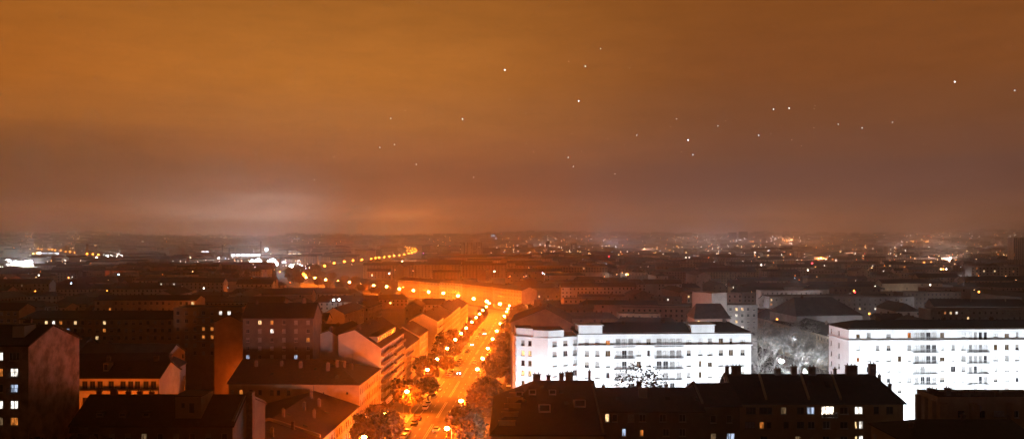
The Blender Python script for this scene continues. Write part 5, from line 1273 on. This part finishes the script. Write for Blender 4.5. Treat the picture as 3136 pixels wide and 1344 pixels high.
for px, py, mi, r in named:
    if r >= 1.5 and mi < 4 and px > 1150 and (745 <= py <= 802 or (735 <= py < 745 and r >= 1.6)) and len(DS) < 64 and all(abs(px-a)+abs(py-b) > 12 for a, b in DS):
        y = F*(CAM_H-16*1.0)/(py-HZ) if py >= 745 else 3600.0; x = (px-1568)/F*y; z_ = 0 if py >= 745 else max(0, CAM_H-(py-HZ)*y/F-16)
        if py < 745: 
            while y < 10500 and CAM_H-(py-HZ)*y/F-16 > max(0, hill_h((px-1568)/F*y, y)): y += 60
            x = (px-1568)/F*y; z_ = max(0, hill_h(x, y))
        DS.append((px, py)); nd[mi] += 1; zz = 'left of the boulevard' if px < 1100 else 'beyond the bend' if px < 1600 else 'above the first white block' if px < 2300 else 'above the tree gap' if px < 2560 else 'above the second white block'
        lab = f'distant {dn[mi]} city lamp, {ORD[min(nd[mi]-1, 29)]} of that colour, {zz}'; sc_ = max(.35, min(1.6, r*y/F*1.25/2.0))
        if nd[mi] == 1: DIST[mi].location = (x, y, z_); DIST[mi]['label'] = lab; DIST[mi]['group'] = 'distant city lamps'
        else: copy_thing(DIST[mi], (x, y, z_), 0, lab, 'distant city lamps')
    else: dot(px, py, mi, r)
def cluster(px0, px1, py0, py1, n, w, r=(.5, 1.0)):
    for _ in range(n): dot(RD.uniform(px0, px1), RD.uniform(py0, py1), RD.choices(range(5), w)[0], RD.uniform(*r))
for c in ((75, 105, 704, 728, 16, (6, 2, 3, 0, 0)), (205, 245, 698, 730, 16, (5, 1, 5, 0, 0)), (280, 340, 704, 722, 26, (6, 1, 5, 0, 0)), (360, 405, 698, 712, 10, (6, 1, 3, 0, 0)), (575, 650, 706, 718, 16, (5, 1, 4, 0, 0)), (680, 760, 708, 730, 8, (5, 2, 1, 0, 0)), (880, 1000, 718, 746, 14, (4, 3, 1, 0, 0)),
          (0, 300, 735, 765, 26, (5, 3, 4, 0, 0)), (500, 720, 725, 752, 14, (5, 2, 2, 0, 0)), (1020, 1060, 738, 750, 6, (5, 2, 1, 0, 0)), (1300, 1380, 722, 755, 16, (5, 3, 2, 0, 0)), (1500, 1760, 722, 775, 60, (6, 5, 3, 1, 0)), (1660, 1790, 735, 778, 40, (6, 5, 3, 0, 0)), (1760, 2100, 722, 780, 80, (6, 6, 3, 1, .3)),
          (2060, 2300, 722, 790, 75, (6, 6, 3, 1, .3)), (2300, 2560, 725, 800, 85, (6, 5, 4, 1, .2)), (2560, 2800, 718, 800, 85, (6, 5, 4, 1, .2)), (2800, 3136, 712, 800, 110, (7, 4, 5, 1, .2)), (1500, 2200, 790, 860, 26, (4, 4, 3, 1, .3)), (2200, 3136, 800, 900, 46, (5, 4, 5, 1, .2)), (0, 900, 820, 900, 30, (3, 2, 4, 1, .3)), (1000, 1500, 795, 850, 10, (3, 3, 3, 0, 0)),
          (480, 760, 785, 810, 26, (2, 7, 2, 1, 0)), (740, 960, 795, 822, 34, (2, 9, 1, 1, 0)), (0, 106, 800, 818, 26, (0, 9, 0, 4, 0)), (140, 280, 795, 808, 18, (3, 8, 1, 0, 0)), (320, 400, 776, 788, 16, (2, 9, 1, 1, 0))):
    cluster(*c[:4], c[4], c[5])
tag(dm.build('distant_lights', dot_mats), 'hundreds of tiny lamps and lit windows of the far city up to the horizon', 'lights', kind='stuff')

# ================================================================== STARS
st = [(1546, 215, 3.0), (1793, 203, 2.2), (1772, 310, 2.4), (1416, 365, 2.2), (2417, 332, 2.8), (2369, 335, 1.9), (2924, 251, 3.0), (3107, 278, 2.2), (2107, 429, 2.8), (1950, 415, 1.9), (1740, 482, 1.9), (1756, 510, 1.9), (1883, 533, 1.6), (2323, 415, 1.9), (2567, 381, 1.6), (2640, 392, 1.9), (2733, 375, 1.9),
      (2198, 386, 1.7), (2071, 364, 1.6), (2122, 474, 1.6), (2054, 388, 1.2), (1839, 150, 1.5), (1208, 443, 2.0), (1163, 452, 1.7), (1197, 363, 1.5), (1275, 503, 1.8), (1023, 481, 1.4), (963, 550, 1.6), (1450, 543, 1.6), (1634, 465, 1.4), (1611, 441, 1.3), (1561, 306, 1.2), (1742, 189, 1.1), (1321, 380, 1.2), (2425, 428, 1.3), (2492, 391, 1.3),
      (2493, 334, 1.2), (2763, 303, 1.2), (1831, 503, 1.2), (1751, 410, 1.1), (2087, 466, 1.1), (1233, 493, 1.1), (2914, 386, 1.0), (1102, 421, 1.0), (1352, 440, 1.0), (1241, 339, 1.0), (1610, 348, 1.0), (1929, 209, 1.0), (2222, 370, 1.0), (2360, 409, 1.0), (2455, 447, 1.0), (2828, 442, 1.0), (2496, 324, 1.0), (1861, 426, 1.0), (1914, 442, 1.0), (1781, 463, 1.0), (1066, 397, 1.0)]
star_m = glow('star_glow', (.55, .72, 1), 22); star_f = glow('faint_star_glow', (.95, .86, .8), 4)
sm = {}
for i, (px, py, r) in enumerate(st):
    Y_ = 30000.0; fk = r < 1.45; key = (r, fk)
    if key not in sm:
        m = MB(); m.ball((0, 0, 0), r*.42*Y_/F, 8, 6); sm[key] = m.mesh('star', star_f if fk else star_m, True)
    o = ob('star', sm[key], None, (XY(px, Y_)[0], Y_, ZZ(py, Y_)))
    near_ = min(((abs(px-a)+abs(py-b), k2) for k2, (a, b, _) in enumerate(st) if k2 != i))[1]
    size = 'brilliant bluish' if r >= 2.8 else 'bright bluish' if r >= 2 else 'small white' if r >= 1.45 else 'faint'
    lab = f'{size} star in the orange sky, {ORD[i] if i < 30 else ORD[(i-30) % 30]} {"brightest" if i < 30 else "of the faintest"}, ' + ('above the boulevard bend' if px < 1600 else 'above the first white block' if px < 2330 else 'high over the second white block')
    tag(o, lab, 'star', 'stars in the orange sky')

# ================================================================== HAZE
HAZE_DENSITY, HAZE_G = 2.1e-4, .86
hz = MB(); hz.box(-9300, 9300, -500, 12200, -2.6, 240)
hv = bpy.data.materials.new('haze_air'); hv.use_nodes = True; t = NT(hv.node_tree); hv.node_tree.nodes.clear()
out = t.n.new('ShaderNodeOutputMaterial'); pv = t.n.new('ShaderNodeVolumePrincipled')
pv.inputs['Color'].default_value = (.99, .985, .98, 1); pv.inputs['Density'].default_value = HAZE_DENSITY; pv.inputs['Anisotropy'].default_value = HAZE_G
t.l.new(pv.outputs[0], out.inputs['Volume'])
tag(hz.build('haze', hv), 'thin city haze lit by the lamps', kind='stuff')
